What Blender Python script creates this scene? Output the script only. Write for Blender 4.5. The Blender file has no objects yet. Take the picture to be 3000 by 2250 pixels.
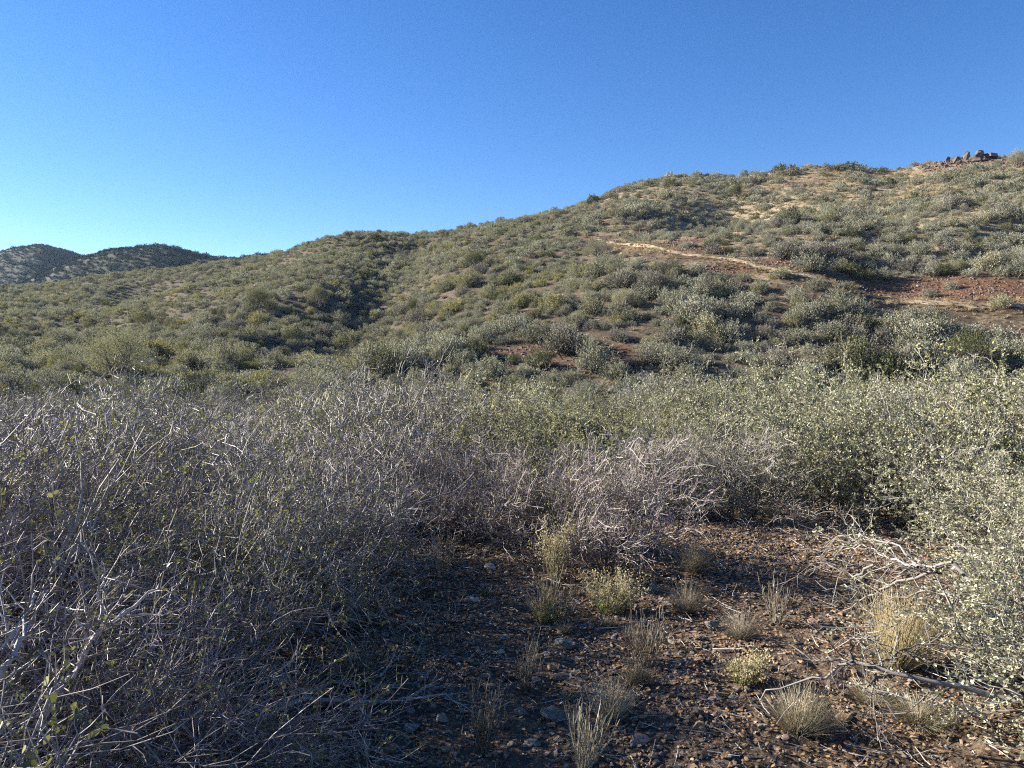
import bpy, bmesh, math
import numpy as np
from mathutils import Vector

rng = np.random.default_rng(11)
scene = bpy.context.scene
COL = scene.collection
R = math.radians
EYE = 1.65
F = 760.0
PITCH = R(2.56)
SUN_AZ = R(-71)      # from straight ahead (+Y), negative = towards the left
SUN_EL = R(23)

# ------------------------------------------------------------------ helpers
def pix(c, r):
    """pixel (1024x768) -> (x/y, z/y) slopes of the view ray"""
    cx = (c - 512.0) / F; cy = (384.0 - r) / F
    y = math.cos(PITCH) + cy * math.sin(PITCH)
    z = -math.sin(PITCH) + cy * math.cos(PITCH)
    return cx / y, z / y

def P22(x, y): return pix(x / 2.1602, y / 2.1602)      # photo seen 2212 wide
def P30(x, y): return pix(x / 2.9297, y / 2.9297)      # photo seen 3000 wide

def hash2(ix, iy, s):
    h = (ix * 374761393 + iy * 668265263 + s * 2147483647) & 0xffffffff
    h = ((h ^ (h >> 13)) * 1274126177) & 0xffffffff
    return ((h ^ (h >> 16)) & 0xffff) / 65535.0

def vnoise(x, y, s=0):
    ix = np.floor(x).astype(np.int64); iy = np.floor(y).astype(np.int64)
    fx = x - ix; fy = y - iy
    fx = fx * fx * (3 - 2 * fx); fy = fy * fy * (3 - 2 * fy)
    a = hash2(ix, iy, s); b = hash2(ix + 1, iy, s); c = hash2(ix, iy + 1, s); d = hash2(ix + 1, iy + 1, s)
    return (a + (b - a) * fx) * (1 - fy) + (c + (d - c) * fx) * fy - 0.5

def fbm(x, y, s=0, o=4):
    t = 0; a = 1.0
    for k in range(o):
        t = t + a * vnoise(x, y, s + k * 17); a *= 0.5; x = x * 2.03 + 5.1; y = y * 2.03 - 3.7
    return t

def sstep(a, b, x):
    t = np.clip((x - a) / (b - a), 0, 1); return t * t * (3 - 2 * t)

def norm(v): return v / np.maximum(np.linalg.norm(v, axis=-1, keepdims=True), 1e-9)

# ------------------------------------------------------------------ terrain
sky_pts = [(-500, 640), (-200, 630), (0, 622), (100, 615), (200, 603), (300, 590), (400, 577), (480, 568), (570, 555), (640, 537), (700, 520),
           (760, 509), (850, 507), (900, 510), (960, 502), (1050, 485), (1150, 468), (1250, 443), (1300, 424), (1350, 404), (1400, 391), (1450, 384),
           (1500, 381), (1580, 384), (1640, 375), (1700, 363), (1760, 358), (1860, 358), (1890, 366), (1950, 361), (2000, 350), (2080, 341),
           (2150, 338), (2212, 340), (2400, 335), (2700, 330)]
ST = np.array([P22(*p) for p in sky_pts])
def ridge_t(u): return np.interp(u, ST[:, 0], ST[:, 1])
YR = np.array([(P22(a, 600)[0], b) for a, b in [(-500, 210), (0, 205), (500, 190), (760, 172), (1000, 160), (1400, 150), (1700, 140), (2212, 125), (2600, 118)]])
def ridge_y(u): return np.interp(u, YR[:, 0], YR[:, 1])
h2_pts = np.array([P22(*p) for p in [(-300, 640), (0, 625), (60, 610), (120, 577), (190, 555), (250, 540), (330, 533), (390, 541), (450, 557), (520, 562), (570, 557), (660, 575), (800, 600)]])
h1_pts = np.array([P22(*p) for p in [(-500, 560), (-150, 555), (0, 545), (40, 534), (85, 527), (130, 537), (190, 556), (240, 580), (330, 600), (600, 620)]])
h0_pts = np.array([P22(*p) for p in [(-500, 545), (-100, 540), (0, 542), (50, 548), (200, 600), (420, 570), (480, 560), (560, 556), (640, 560), (800, 600)]])

GULLY = np.array([(0, 0, 0)])
def softridge(y, Y, w): return np.exp(-((y - Y) / w) ** 2)

def seg_dist(x, y, pts):
    """distance to a polyline and the running parameter 0..1"""
    best = np.full(np.shape(x), 1e9); par = np.zeros(np.shape(x)); n = len(pts) - 1
    for k in range(n):
        ax, ay = pts[k][:2]; bx, by = pts[k + 1][:2]
        dx, dy = bx - ax, by - ay; L = dx * dx + dy * dy
        t = np.clip(((x - ax) * dx + (y - ay) * dy) / L, 0, 1)
        d = np.hypot(x - ax - t * dx, y - ay - t * dy)
        m = d < best; best = np.where(m, d, best); par = np.where(m, (k + t) / n, par)
    return best, par

def H0(x, y):
    """large landform"""
    th = np.arctan2(x, y); d = np.hypot(x, y)
    thc = np.clip(th, -R(48), R(48))
    u = np.tan(thc); yy = d * np.cos(thc)
    fade = 1 - sstep(R(60), R(150), np.abs(th))
    near = -0.052 * np.maximum(yy - 7, 0) + 0.006 * np.clip(u, -1, 1) * np.minimum(yy, 30) * 1.2
    zv = -1.7 - 0.3 * np.cos(u * 3)
    Yv = 35.0; Yr = ridge_y(u); zr = EYE + Yr * ridge_t(u)
    s = (yy - Yv) / (Yr - Yv)
    hill = zv + (zr - zv) * np.clip(s, 0, 1)
    over = np.maximum(yy - Yr, 0)
    hill = hill - over * 0.0 - 0.32 * over ** 1.0 * (1 - np.exp(-over / 12))
    base = -12.0
    hill = np.maximum(hill, base)
    w = sstep(17, 35, yy)
    z = near * (1 - w) + hill * w
    # small rounding at the foot of the slope
    far = base * np.ones_like(z)
    t2 = np.interp(u, h2_pts[:, 0], h2_pts[:, 1]); t1 = np.interp(u, h1_pts[:, 0], h1_pts[:, 1]); t0 = np.interp(u, h0_pts[:, 0], h0_pts[:, 1])
    z2 = base + (EYE + 430 * t2 - base) * softridge(yy, 430, 110) 
    z1 = base + (EYE + 620 * t1 - base) * softridge(yy, 620, 120)
    z0 = base + (EYE + 730 * t0 - base) * softridge(yy, 730, 110)
    far = np.maximum(np.maximum(z2, z1), z0)
    z = np.where(yy > Yr, np.maximum(z, far), z)
    return z * fade

def march(u, t, f, y0=2.0, y1=900.0):
    """first hit of the view ray (u,t) with height field f"""
    ys = np.exp(np.linspace(math.log(y0), math.log(y1), 4000))
    zz = f(u * ys, ys); ray = EYE + t * ys
    hit = np.nonzero(ray <= zz)[0]
    k = hit[0] if len(hit) else len(ys) - 1
    return float(u * ys[k]), float(ys[k])

def at22(x, y): return march(*P22(x, y), H0)
GULLY = [at22(*p) for p in [(868, 524), (850, 560), (815, 610), (775, 655), (735, 700), (690, 745), (640, 790)]]
GULLY2 = [at22(*p) for p in [(300, 610), (250, 640), (215, 680), (120, 720)]]
GULLY3 = [at22(*p) for p in [(1560, 440), (1440, 500), (1250, 580), (1000, 650), (900, 720)]]
TRACK = [at22(*p) for p in [(1290, 510), (1340, 524), (1400, 552), (1460, 582), (1560, 604), (1680, 630), (1800, 646), (1950, 657), (2100, 670), (2300, 680), (2600, 690)]]
PATCH = []   # bare ground patches: x, y, radius x, radius y, redness
for (a, b, rx, ry, red) in [(628, 772, 3.8, 5.5, 0.02), (1285, 785, 2.6, 2.4, .55), (1130, 775, 3.4, 1.6, .5), (1530, 628, 3.0, 1.2, .7), (2170, 725, 2.6, 1.8, .9), (1950, 772, 4.5, 1.2, .5),
                            (1960, 632, 4.5, 2.4, 1.0), (2120, 640, 5.5, 3.2, 1.0), (1800, 630, 3.5, 1.6, 1.0), (1440, 545, 5.0, 2.6, 1.0), (1530, 568, 4.5, 1.8, 1.0),
                            (1340, 520, 4, 2.6, .6), (1410, 475, 4, 1.6, .9), (1160, 640, 3.5, 1.8, .1), (960, 600, 2.5, 1.5, .1), (1690, 392, 9, 2.2, .5), (2080, 350, 8, 4, .4), (1650, 612, 3.5, 2.4, 1.0),
                            (540, 815, 2.6, 1.0, .1), (1890, 770, 3, 1.2, .5)]:
    X, Y = at22(a, b); PATCH.append((X, Y, rx, ry, red))

def H(x, y):
    x = np.asarray(x, float); y = np.asarray(y, float)
    z = H0(x, y)
    th = np.arctan2(x, y); d = np.hypot(x, y)
    hillw = sstep(34, 60, d)
    Yr = ridge_y(np.tan(np.clip(th, -R(48), R(48)))); yy = d * np.cos(np.clip(th, -R(48), R(48)))
    crest = 1 - 0.8 * np.exp(-((yy - Yr) / 12) ** 2)
    z = z + hillw * crest * (2.6 * fbm(x / 34, y / 34, 3, 3) + 0.7 * fbm(x / 9, y / 9, 7, 3))
    dg, pg = seg_dist(x, y, GULLY)
    z = z - (1.25 + 3.0 * np.sin(np.clip(pg * 1.1 + .05, 0, 1) * math.pi)) * np.exp(-(dg / 6.5) ** 2)
    dg, pg = seg_dist(x, y, GULLY2); z = z - 2.0 * np.exp(-(dg / 9) ** 2)
    dg, pg = seg_dist(x, y, GULLY3); z = z - 1.3 * np.exp(-(dg / 8) ** 2)
    farw = sstep(220, 330, d)
    rd = 1 - np.abs(fbm(x / 95, y / 95, 21, 3)) * 2
    z = z + farw * (rd - .6) * 6 * (1 - 0.92 * np.exp(-((yy - 430) / 30) ** 2)) * (1 - 0.92 * np.exp(-((yy - 620) / 45) ** 2))
    # track bench cut into the slope
    dt, _ = seg_dist(x, y, TRACK); z = z + 0.30 * np.exp(-(dt / 1.0) ** 2)
    nw = 1 - sstep(25, 45, d)
    z = z + nw * (0.10 * fbm(x / 2.2, y / 2.2, 31, 2) + 0.05 * fbm(x / .55, y / .55, 33, 3) + 0.03 * fbm(x / .11, y / .11, 35, 2) * (1 - sstep(9, 14, d)))
    return z

Z00 = float(H(np.array([0.0]), np.array([0.0]))[0])
def h1(x, y): return float(H(np.array([float(x)]), np.array([float(y)]))[0])
EYEZ = EYE + Z00

def ground30(x, y, y1=40):
    u, t = P30(x, y); return march(u, t, lambda a, b: H(a, b), 1.2, y1)
def ground22(x, y, y1=900):
    u, t = P22(x, y); return march(u, t, lambda a, b: H(a, b), 20, y1)
def W30(x, y, depth):
    u, t = P30(x, y); return np.array([u * depth, depth, EYEZ + t * depth])

# ------------------------------------------------------------------ mesh building
def make_mesh(name, V, faces, mats, fmat=None, tint=None, smooth=False, attrs=None):
    """faces: list of (n,k) int arrays of any k"""
    me = bpy.data.meshes.new(name)
    V = np.asarray(V, np.float32)
    me.vertices.add(len(V)); me.vertices.foreach_set("co", V.ravel())
    faces = [f for f in faces if len(f)]
    idx = np.concatenate([f.ravel() for f in faces]).astype(np.int32)
    tot = np.concatenate([np.full(len(f), f.shape[1]) for f in faces])
    start = np.concatenate([[0], np.cumsum(tot)[:-1]]).astype(np.int32)
    me.loops.add(len(idx)); me.loops.foreach_set("vertex_index", idx)
    me.polygons.add(len(tot)); me.polygons.foreach_set("loop_start", start)
    if fmat is not None: me.polygons.foreach_set("material_index", np.asarray(fmat, np.int32))
    me.polygons.foreach_set("use_smooth", np.full(len(tot), bool(smooth)))
    me.update(calc_edges=True); me.validate()
    for m in mats: me.materials.append(m)
    if tint is not None:
        a = me.attributes.new("tint", 'FLOAT', 'POINT'); a.data.foreach_set("value", np.asarray(tint, np.float32))
    for k, v in (attrs or {}).items():
        a = me.attributes.new(k, 'FLOAT', 'POINT'); a.data.foreach_set("value", np.asarray(v, np.float32))
    return me

class Geo:
    def __init__(s): s.V = []; s.F = []; s.T = []; s.M = []; s.n = 0
    def add(s, V, F, T, m=0):
        s.V.append(V); s.F.append(F + s.n); s.T.append(T); s.M.append(np.full(len(F), m)); s.n += len(V); return s
    def mesh(s, name, mats, smooth=False):
        return make_mesh(name, np.concatenate(s.V), s.F, mats, np.concatenate(s.M), np.concatenate(s.T), smooth)

def tubes(P, Rd, m, tint):
    """P (N,K,3) polylines, Rd (N,K) radii -> verts, quads, tint"""
    N, K, _ = P.shape
    T = np.empty_like(P); T[:, 1:-1] = P[:, 2:] - P[:, :-2]; T[:, 0] = P[:, 1] - P[:, 0]; T[:, -1] = P[:, -1] - P[:, -2]
    T = norm(T); ref = np.array([0.31, 0.52, 0.79]); A = norm(np.cross(T, ref)); B = np.cross(T, A)
    ang = np.arange(m) * 2 * math.pi / m
    ring = A[:, :, None, :] * np.cos(ang)[None, None, :, None] + B[:, :, None, :] * np.sin(ang)[None, None, :, None]
    V = (P[:, :, None, :] + ring * Rd[:, :, None, None]).reshape(-1, 3)
    i = np.arange(N)[:, None, None] * K * m + np.arange(K - 1)[None, :, None] * m
    j = np.arange(m)[None, None, :]; j2 = (j + 1) % m
    Q = np.stack([i + j, i + j2, i + m + j2, i + m + j], -1).reshape(-1, 4)
    return V, Q, np.repeat(tint, K * m)

def leaves(C, A, size, k=4, wr=0.55, tint=None, r=rng, flat=0.0):
    """k-gon leaves at C along axis A"""
    N = len(C); A = norm(A); S = norm(np.cross(A, norm(r.normal(size=(N, 3)) + [0, 0, flat])))
    size = np.broadcast_to(size, (N,))[:, None]
    if k == 4:
        pr = [(0, 0), (.5, .5 * wr), (1, 0), (.5, -.5 * wr)]
    else:
        pr = [(0, 0), (.3, .45 * wr), (.72, .42 * wr), (1, 0), (.72, -.42 * wr), (.3, -.45 * wr)]
    V = np.stack([C + A * size * a + S * size * b for a, b in pr], 1).reshape(-1, 3)
    Fc = np.arange(N * len(pr)).reshape(N, len(pr))
    if tint is None: tint = r.random(N)
    return V, Fc, np.repeat(tint, len(pr))

def grow(S, D, L, K, wob, grav, r, lean=(0, 0, 0)):
    N = len(S); P = np.empty((N, K, 3)); P[:, 0] = S; d = norm(D); st = (np.broadcast_to(L, (N,)) / (K - 1))[:, None]
    lean = np.array(lean) / K
    for k in range(1, K):
        d = norm(d + wob * r.normal(size=(N, 3)) + np.array([0, 0, grav]) + lean)
        P[:, k] = P[:, k - 1] + d * st
    return P

def sprout(P, Rd, n, t0, ang, r, t1=1.0):
    """n children per parent: start points, directions, start radii"""
    N, K, _ = P.shape; idx = np.repeat(np.arange(N), n)
    t = (t0 + (t1 - t0) * r.random(len(idx))) * (K - 1); k = np.minimum(t.astype(int), K - 2); f = (t - k)[:, None]
    a = P[idx, k]; b = P[idx, k + 1]; S = a + (b - a) * f; T = norm(b - a)
    pr = norm(np.cross(T, r.normal(size=T.shape))); an = ang * (0.6 + 0.8 * r.random(len(idx)))[:, None]
    D = T * np.cos(an) + pr * np.sin(an)
    rad = Rd[idx, k] * (1 - f[:, 0]) + Rd[idx, k + 1] * f[:, 0]
    return S, D, rad

def taper(N, K, r0, r1):
    r0 = np.broadcast_to(r0, (N,)); r1 = np.broadcast_to(r1, (N,))
    w = np.linspace(0, 1, K)[None]; return r0[:, None] * (1 - w) + r1[:, None] * w

def shrub(seed, H=1.3, Rr=.75, stems=14, c2=7, c3=6, c4=3, wob=.16, grav=.05, lean=(0, 0, 0), r_base=.013, r_min=.0015,
          nleaf=4, lsize=.02, lk=4, stemsize=1.0, spread=.75, twig=(.5, .26, .12), leafback=0.0, ang=.75, leafy_from=.2):
    """returns (stem Geo, leaf Geo)"""
    r = np.random.default_rng(seed)
    a = r.random(stems) * 2 * math.pi; q = np.sqrt(r.random(stems)); ro = .14 * Rr
    S = np.stack([np.cos(a) * ro * q, np.sin(a) * ro * q, np.full(stems, -.06)], 1)
    sp = spread * (0.25 + .85 * q)
    D = np.stack([np.cos(a) * sp, np.sin(a) * sp, np.ones(stems)], 1)
    L = H * stemsize * (.75 + .4 * r.random(stems)) * np.sqrt(1 + (sp * .55) ** 2)
    P1 = grow(S, D, L, 9, wob, grav, r, lean); R1 = taper(stems, 9, r_base * (.6 + .7 * r.random(stems)), r_min * 1.6)
    s2, d2, ra = sprout(P1, R1, c2, .18, ang, r); n2 = len(s2)
    P2 = grow(s2, d2, H * twig[0] * (.5 + .8 * r.random(n2)), 7, wob * 1.1, grav * 1.4, r, lean); R2 = taper(n2, 7, ra * .62, r_min * 1.2)
    s3, d3, ra = sprout(P2, R2, c3, .15, ang, r); n3 = len(s3)
    P3 = grow(s3, d3, H * twig[1] * (.4 + .9 * r.random(n3)), 4, wob * 1.3, grav * 1.4, r, lean); R3 = taper(n3, 4, np.maximum(ra * .6, r_min * 1.1), r_min)
    g = Geo()
    g.add(*tubes(P1, R1, 5, r.random(stems) * .35 - .2)); g.add(*tubes(P2, R2, 4, r.random(n2) * .6 - .15)); g.add(*tubes(P3, R3, 3, r.random(n3) * .9))  # older wood darker, young twigs paler; also paints shade into the shrub's interior
    last = P3
    if c4:
        s4, d4, ra = sprout(P3, R3, c4, .15, ang * 1.1, r); n4 = len(s4)
        P4 = grow(s4, d4, H * twig[2] * (.4 + .9 * r.random(n4)), 3, wob * 1.2, grav, r, lean)
        g.add(*tubes(P4, taper(n4, 3, r_min, r_min * .6), 3, r.random(n4))); last = P4
    lf = Geo()
    if nleaf:
        if nleaf < 1:
            last = last[r.random(len(last)) < nleaf]; nn = 8
        else: nn = int(nleaf)
        s, d, _ = sprout(last, np.ones(last.shape[:2]), nn, leafy_from, 1.0, r)
        tn = np.repeat(r.random(len(last)), nn) * .55 + .45 * r.random(len(s)); lf.add(*leaves(s, d + [0, 0, .25], lsize * (.35 + 1.05 * r.random(len(s))), lk, .62, tn, r))
    return g, lf

def bushdome(seed, n_shoot=230, per=12, lsize=.06, hgt=.85, twiggy=.3, lobes=5, low=.0):
    """hillside bush of unit radius: upright leafy shoots on an uneven, lobed dome"""
    r = np.random.default_rng(seed)
    lob = [(r.uniform(-.34, .34), r.uniform(-.34, .34), r.uniform(.48, .72), r.uniform(.75, 1.15)) for _ in range(lobes)]
    pick = r.integers(0, lobes, n_shoot); C = np.array(lob)[pick]
    a = r.random(n_shoot) * 2 * math.pi; el = np.arccos(r.random(n_shoot) * .98) ; 
    ox = np.sin(el) * np.cos(a); oy = np.sin(el) * np.sin(a); oz = np.cos(el)
    tip = np.stack([C[:, 0] + ox * C[:, 2], C[:, 1] + oy * C[:, 2], (.08 + oz * C[:, 3] * .9) * hgt], 1) * (.86 + .26 * r.random((n_shoot, 1)))
    Dr = norm(np.stack([ox * .7, oy * .7, oz * .6 + .75], 1) + .22 * r.normal(size=(n_shoot, 3)))
    L = .30 * (.5 + r.random(n_shoot)) ; base = tip - Dr * L[:, None]
    K = 3; P = np.stack([base, base + Dr * L[:, None] * .5 + .02 * r.normal(size=(n_shoot, 3)), tip], 1)
    g = Geo()
    nt = int(n_shoot * twiggy); sel = r.permutation(n_shoot)[:nt]
    root = np.stack([C[sel, 0] * .3, C[sel, 1] * .3, np.full(nt, -.05)], 1)
    Pt = np.stack([root, (root + base[sel]) * .5 + .05 * r.normal(size=(nt, 3)), base[sel], tip[sel] + Dr[sel] * .05], 1)
    g.add(*tubes(Pt, taper(nt, 4, .016, .005), 3, r.random(nt)), 1)
    idx = np.repeat(np.arange(n_shoot), per); t = r.random(len(idx))[:, None] ** .8
    c = P[idx, 0] * (1 - t) + P[idx, 2] * t + .035 * r.normal(size=(len(idx), 3))
    A = Dr[idx] + .55 * r.normal(size=(len(idx), 3))
    tn = np.clip(.25 + .35 * r.random(n_shoot)[idx] + .35 * r.random(len(idx)), 0, 1)
    g.add(*leaves(c, A, lsize * (.6 + .8 * r.random(len(idx))), 4, .6, tn, r), 0)
    return g

# ------------------------------------------------------------------ materials
def newmat(name):
    m = bpy.data.materials.new(name); m.use_nodes = True; nt = m.node_tree; nt.nodes.clear()
    out = nt.nodes.new('ShaderNodeOutputMaterial'); return m, nt, out
def N(nt, t, **kw):
    n = nt.nodes.new(t)
    for k, v in kw.items(): setattr(n, k, v)
    return n
def ramp(nt, stops, fac):
    n = N(nt, 'ShaderNodeValToRGB'); e = n.color_ramp.elements
    while len(e) < len(stops): e.new(.5)
    for i, (p, c) in enumerate(stops): e[i].position = p; e[i].color = (*c, 1)
    nt.links.new(fac, n.inputs[0]); return n.outputs[0]
def math2(nt, op, a, b):
    n = N(nt, 'ShaderNodeMath', operation=op)
    for i, v in enumerate((a, b)):
        if isinstance(v, (int, float)): n.inputs[i].default_value = v
        else: nt.links.new(v, n.inputs[i])
    return n.outputs[0]
def mixc(nt, fac, a, b):
    n = N(nt, 'ShaderNodeMix', data_type='RGBA')
    for s, v in ((n.inputs[0], fac), (n.inputs[6], a), (n.inputs[7], b)):
        if isinstance(v, (int, float)): s.default_value = v
        elif isinstance(v, tuple): s.default_value = (*v, 1)
        else: nt.links.new(v, s)
    return n.outputs[2]

def leafmat(name, c0, c1, c2, trans=.3, gloss=.0, inst=.35):
    """tint per leaf mixed with a per-plant random"""
    m, nt, out = newmat(name)
    at = N(nt, 'ShaderNodeAttribute', attribute_name='tint'); oi = N(nt, 'ShaderNodeObjectInfo')
    f = math2(nt, 'ADD', math2(nt, 'MULTIPLY', at.outputs['Fac'], 1 - inst), math2(nt, 'MULTIPLY', oi.outputs['Random'], inst))
    col = ramp(nt, [(.1, c0), (.5, c1), (.92, c2)], f)
    d = N(nt, 'ShaderNodeBsdfDiffuse'); nt.links.new(col, d.inputs[0]); sh = d.outputs[0]
    if trans:
        t = N(nt, 'ShaderNodeBsdfTranslucent'); nt.links.new(mixc(nt, .35, col, (c2[0] * 1.2, c2[1] * 1.25, c2[2] * .6)), t.inputs[0])
        mx = N(nt, 'ShaderNodeMixShader'); mx.inputs[0].default_value = trans
        nt.links.new(sh, mx.inputs[1]); nt.links.new(t.outputs[0], mx.inputs[2]); sh = mx.outputs[0]
    if gloss:
        g = N(nt, 'ShaderNodeBsdfGlossy'); g.inputs['Roughness'].default_value = .42; g.inputs[0].default_value = (1, 1, 1, 1)
        mx = N(nt, 'ShaderNodeMixShader'); mx.inputs[0].default_value = gloss
        nt.links.new(sh, mx.inputs[1]); nt.links.new(g.outputs[0], mx.inputs[2]); sh = mx.outputs[0]
    nt.links.new(sh, out.inputs[0]); return m

def barkmat(name, c0, c1, c2, scale=25, rough=.75):
    m, nt, out = newmat(name)
    at = N(nt, 'ShaderNodeAttribute', attribute_name='tint'); tc = N(nt, 'ShaderNodeTexCoord')
    no = N(nt, 'ShaderNodeTexNoise'); no.inputs['Scale'].default_value = scale; no.inputs['Detail'].default_value = 3; nt.links.new(tc.outputs['Object'], no.inputs[0])
    f = math2(nt, 'ADD', math2(nt, 'MULTIPLY', at.outputs['Fac'], .5), math2(nt, 'MULTIPLY', no.outputs[0], .6))
    col = ramp(nt, [(.15, c0), (.5, c1), (.85, c2)], f)
    b = N(nt, 'ShaderNodeBsdfPrincipled'); nt.links.new(col, b.inputs['Base Color']); b.inputs['Roughness'].default_value = rough
    nt.links.new(b.outputs[0], out.inputs[0]); return m

M = {}
# hillside foliage (one material per colouring)
M['sage'] = leafmat('sage_leaf', (.098, .104, .078), (.215, .215, .165), (.390, .380, .300), .2)
M['olive'] = leafmat('olive_leaf', (.102, .104, .062), (.220, .214, .138), (.390, .365, .250), .2)
M['yellow'] = leafmat('yellow_leaf', (.115, .112, .048), (.225, .210, .098), (.360, .325, .165), .25)
M['dark'] = leafmat('dark_leaf', (.048, .056, .028), (.095, .102, .052), (.170, .170, .095), .15)
M['greytwig'] = leafmat('grey_twig_leaf', (.100, .092, .074), (.185, .172, .142), (.290, .272, .225), .15)
M['farleaf'] = leafmat('far_leaf_hazed', (.045, .058, .048), (.080, .098, .080), (.140, .155, .125), 0)  # bluish grey: distance haze put into the leaf colour
M['hilltwig'] = barkmat('hill_twig', (.07, .06, .05), (.13, .11, .09), (.22, .20, .17))
# near foliage
M['near_leaf'] = leafmat('near_leaf', (.098, .104, .052), (.245, .245, .140), (.480, .465, .310), .16, .01, .3)
M['near_yellow'] = leafmat('near_yellow_leaf', (.105, .108, .046), (.245, .238, .115), (.480, .450, .245), .16, .01, .3)
M['near_pale'] = leafmat('near_pale_leaf', (.115, .118, .070), (.285, .282, .180), (.540, .520, .380), .16, .02, .2)
M['near_sparse'] = leafmat('near_sparse_leaf', (.075, .090, .032), (.150, .165, .065), (.310, .290, .130), .2, .01, .2)
M['russet'] = leafmat('russet_leaf', (.25, .10, .03), (.40, .19, .06), (.50, .33, .15), .35, .05, .1)
M['bark'] = barkmat('grey_bark', (.062, .052, .046), (.190, .165, .152), (.470, .425, .395), 30, .6)
M['bark_purple'] = barkmat('mauve_bark', (.072, .052, .050), (.205, .160, .155), (.460, .385, .375), 30, .6)
M['bark_dark'] = barkmat('dark_bark', (.045, .038, .034), (.100, .086, .078), (.240, .215, .200), 18, .7)
M['deadwood'] = barkmat('dead_wood', (.09, .078, .066), (.19, .17, .15), (.34, .315, .28), 22, .6)
M['straw'] = leafmat('straw', (.20, .165, .105), (.36, .31, .21), (.58, .52, .38), .25, .05, .25)
M['gold'] = leafmat('golden_straw', (.24, .185, .095), (.42, .345, .19), (.62, .53, .33), .3, .05, .1)
M['greystraw'] = leafmat('grey_straw', (.09, .075, .055), (.18, .155, .115), (.34, .30, .23), .25, .05, .2)
M['fresh'] = leafmat('fresh_green', (.045, .085, .020), (.100, .170, .040), (.20, .29, .08), .35, .05, .2)
M['seed'] = leafmat('seed_head', (.20, .165, .095), (.36, .31, .20), (.54, .48, .34), .35, 0, .1)
M['hillgrass'] = leafmat('hill_grass', (.20, .155, .085), (.34, .275, .165), (.50, .42, .27), .2, 0, .5)

def rockmat(name, stops, inst=True, scale=9, rough=.8):
    m, nt, out = newmat(name)
    tc = N(nt, 'ShaderNodeTexCoord'); oi = N(nt, 'ShaderNodeObjectInfo')
    no = N(nt, 'ShaderNodeTexNoise'); no.inputs['Scale'].default_value = scale; no.inputs['Detail'].default_value = 6; nt.links.new(tc.outputs['Object'], no.inputs[0])
    n2 = N(nt, 'ShaderNodeTexNoise'); n2.inputs['Scale'].default_value = scale * 5; n2.inputs['Detail'].default_value = 4; nt.links.new(tc.outputs['Object'], n2.inputs[0])
    if inst: base = ramp(nt, stops, oi.outputs['Random'])
    else: base = ramp(nt, stops, no.outputs[0])
    v = math2(nt, 'ADD', math2(nt, 'MULTIPLY', no.outputs[0], .9), math2(nt, 'MULTIPLY', n2.outputs[0], .7))
    hs = N(nt, 'ShaderNodeHueSaturation'); nt.links.new(base, hs.inputs['Color']); nt.links.new(math2(nt, 'ADD', v, .22), hs.inputs['Value'])
    b = N(nt, 'ShaderNodeBsdfPrincipled'); nt.links.new(hs.outputs[0], b.inputs['Base Color']); b.inputs['Roughness'].default_value = rough
    bp = N(nt, 'ShaderNodeBump'); bp.inputs['Strength'].default_value = .5; bp.inputs['Distance'].default_value = .02; nt.links.new(n2.outputs[0], bp.inputs['Height']); nt.links.new(bp.outputs[0], b.inputs['Normal'])
    nt.links.new(b.outputs[0], out.inputs[0]); return m
BROWN = (.20, .125, .075); OCHRE = (.34, .215, .115); GREY = (.19, .175, .155); TEAL = (.125, .135, .115); DARK = (.085, .06, .048); PINK = (.30, .20, .165); PALE = (.42, .36, .28)
M['gravel'] = rockmat('gravel_stone', [(0, DARK), (.15, BROWN), (.30, OCHRE), (.46, (.16, .11, .075)), (.60, (.32, .215, .125)), (.78, GREY), (.86, TEAL), (.93, PINK), (1, PALE)])
M['scree'] = rockmat('scree_stone', [(0, (.06, .034, .024)), (.4, (.105, .062, .044)), (.8, (.15, .10, .078)), (1, (.21, .155, .125))])
for k, c in dict(rock_brown=BROWN, rock_ochre=OCHRE, rock_grey=GREY, rock_teal=TEAL, rock_dark=DARK, rock_pink=PINK, rock_pale=PALE).items():
    c2 = tuple(v * .6 for v in c); c3 = tuple(min(1, v * 1.5) for v in c)
    M[k] = rockmat(k, [(.3, c2), (.5, c), (.7, c3)], False, 7)
M['outcrop'] = rockmat('outcrop_rock', [(.3, (.05, .038, .033)), (.5, (.09, .067, .057)), (.7, (.17, .13, .112))], False, 1.2)

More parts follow.
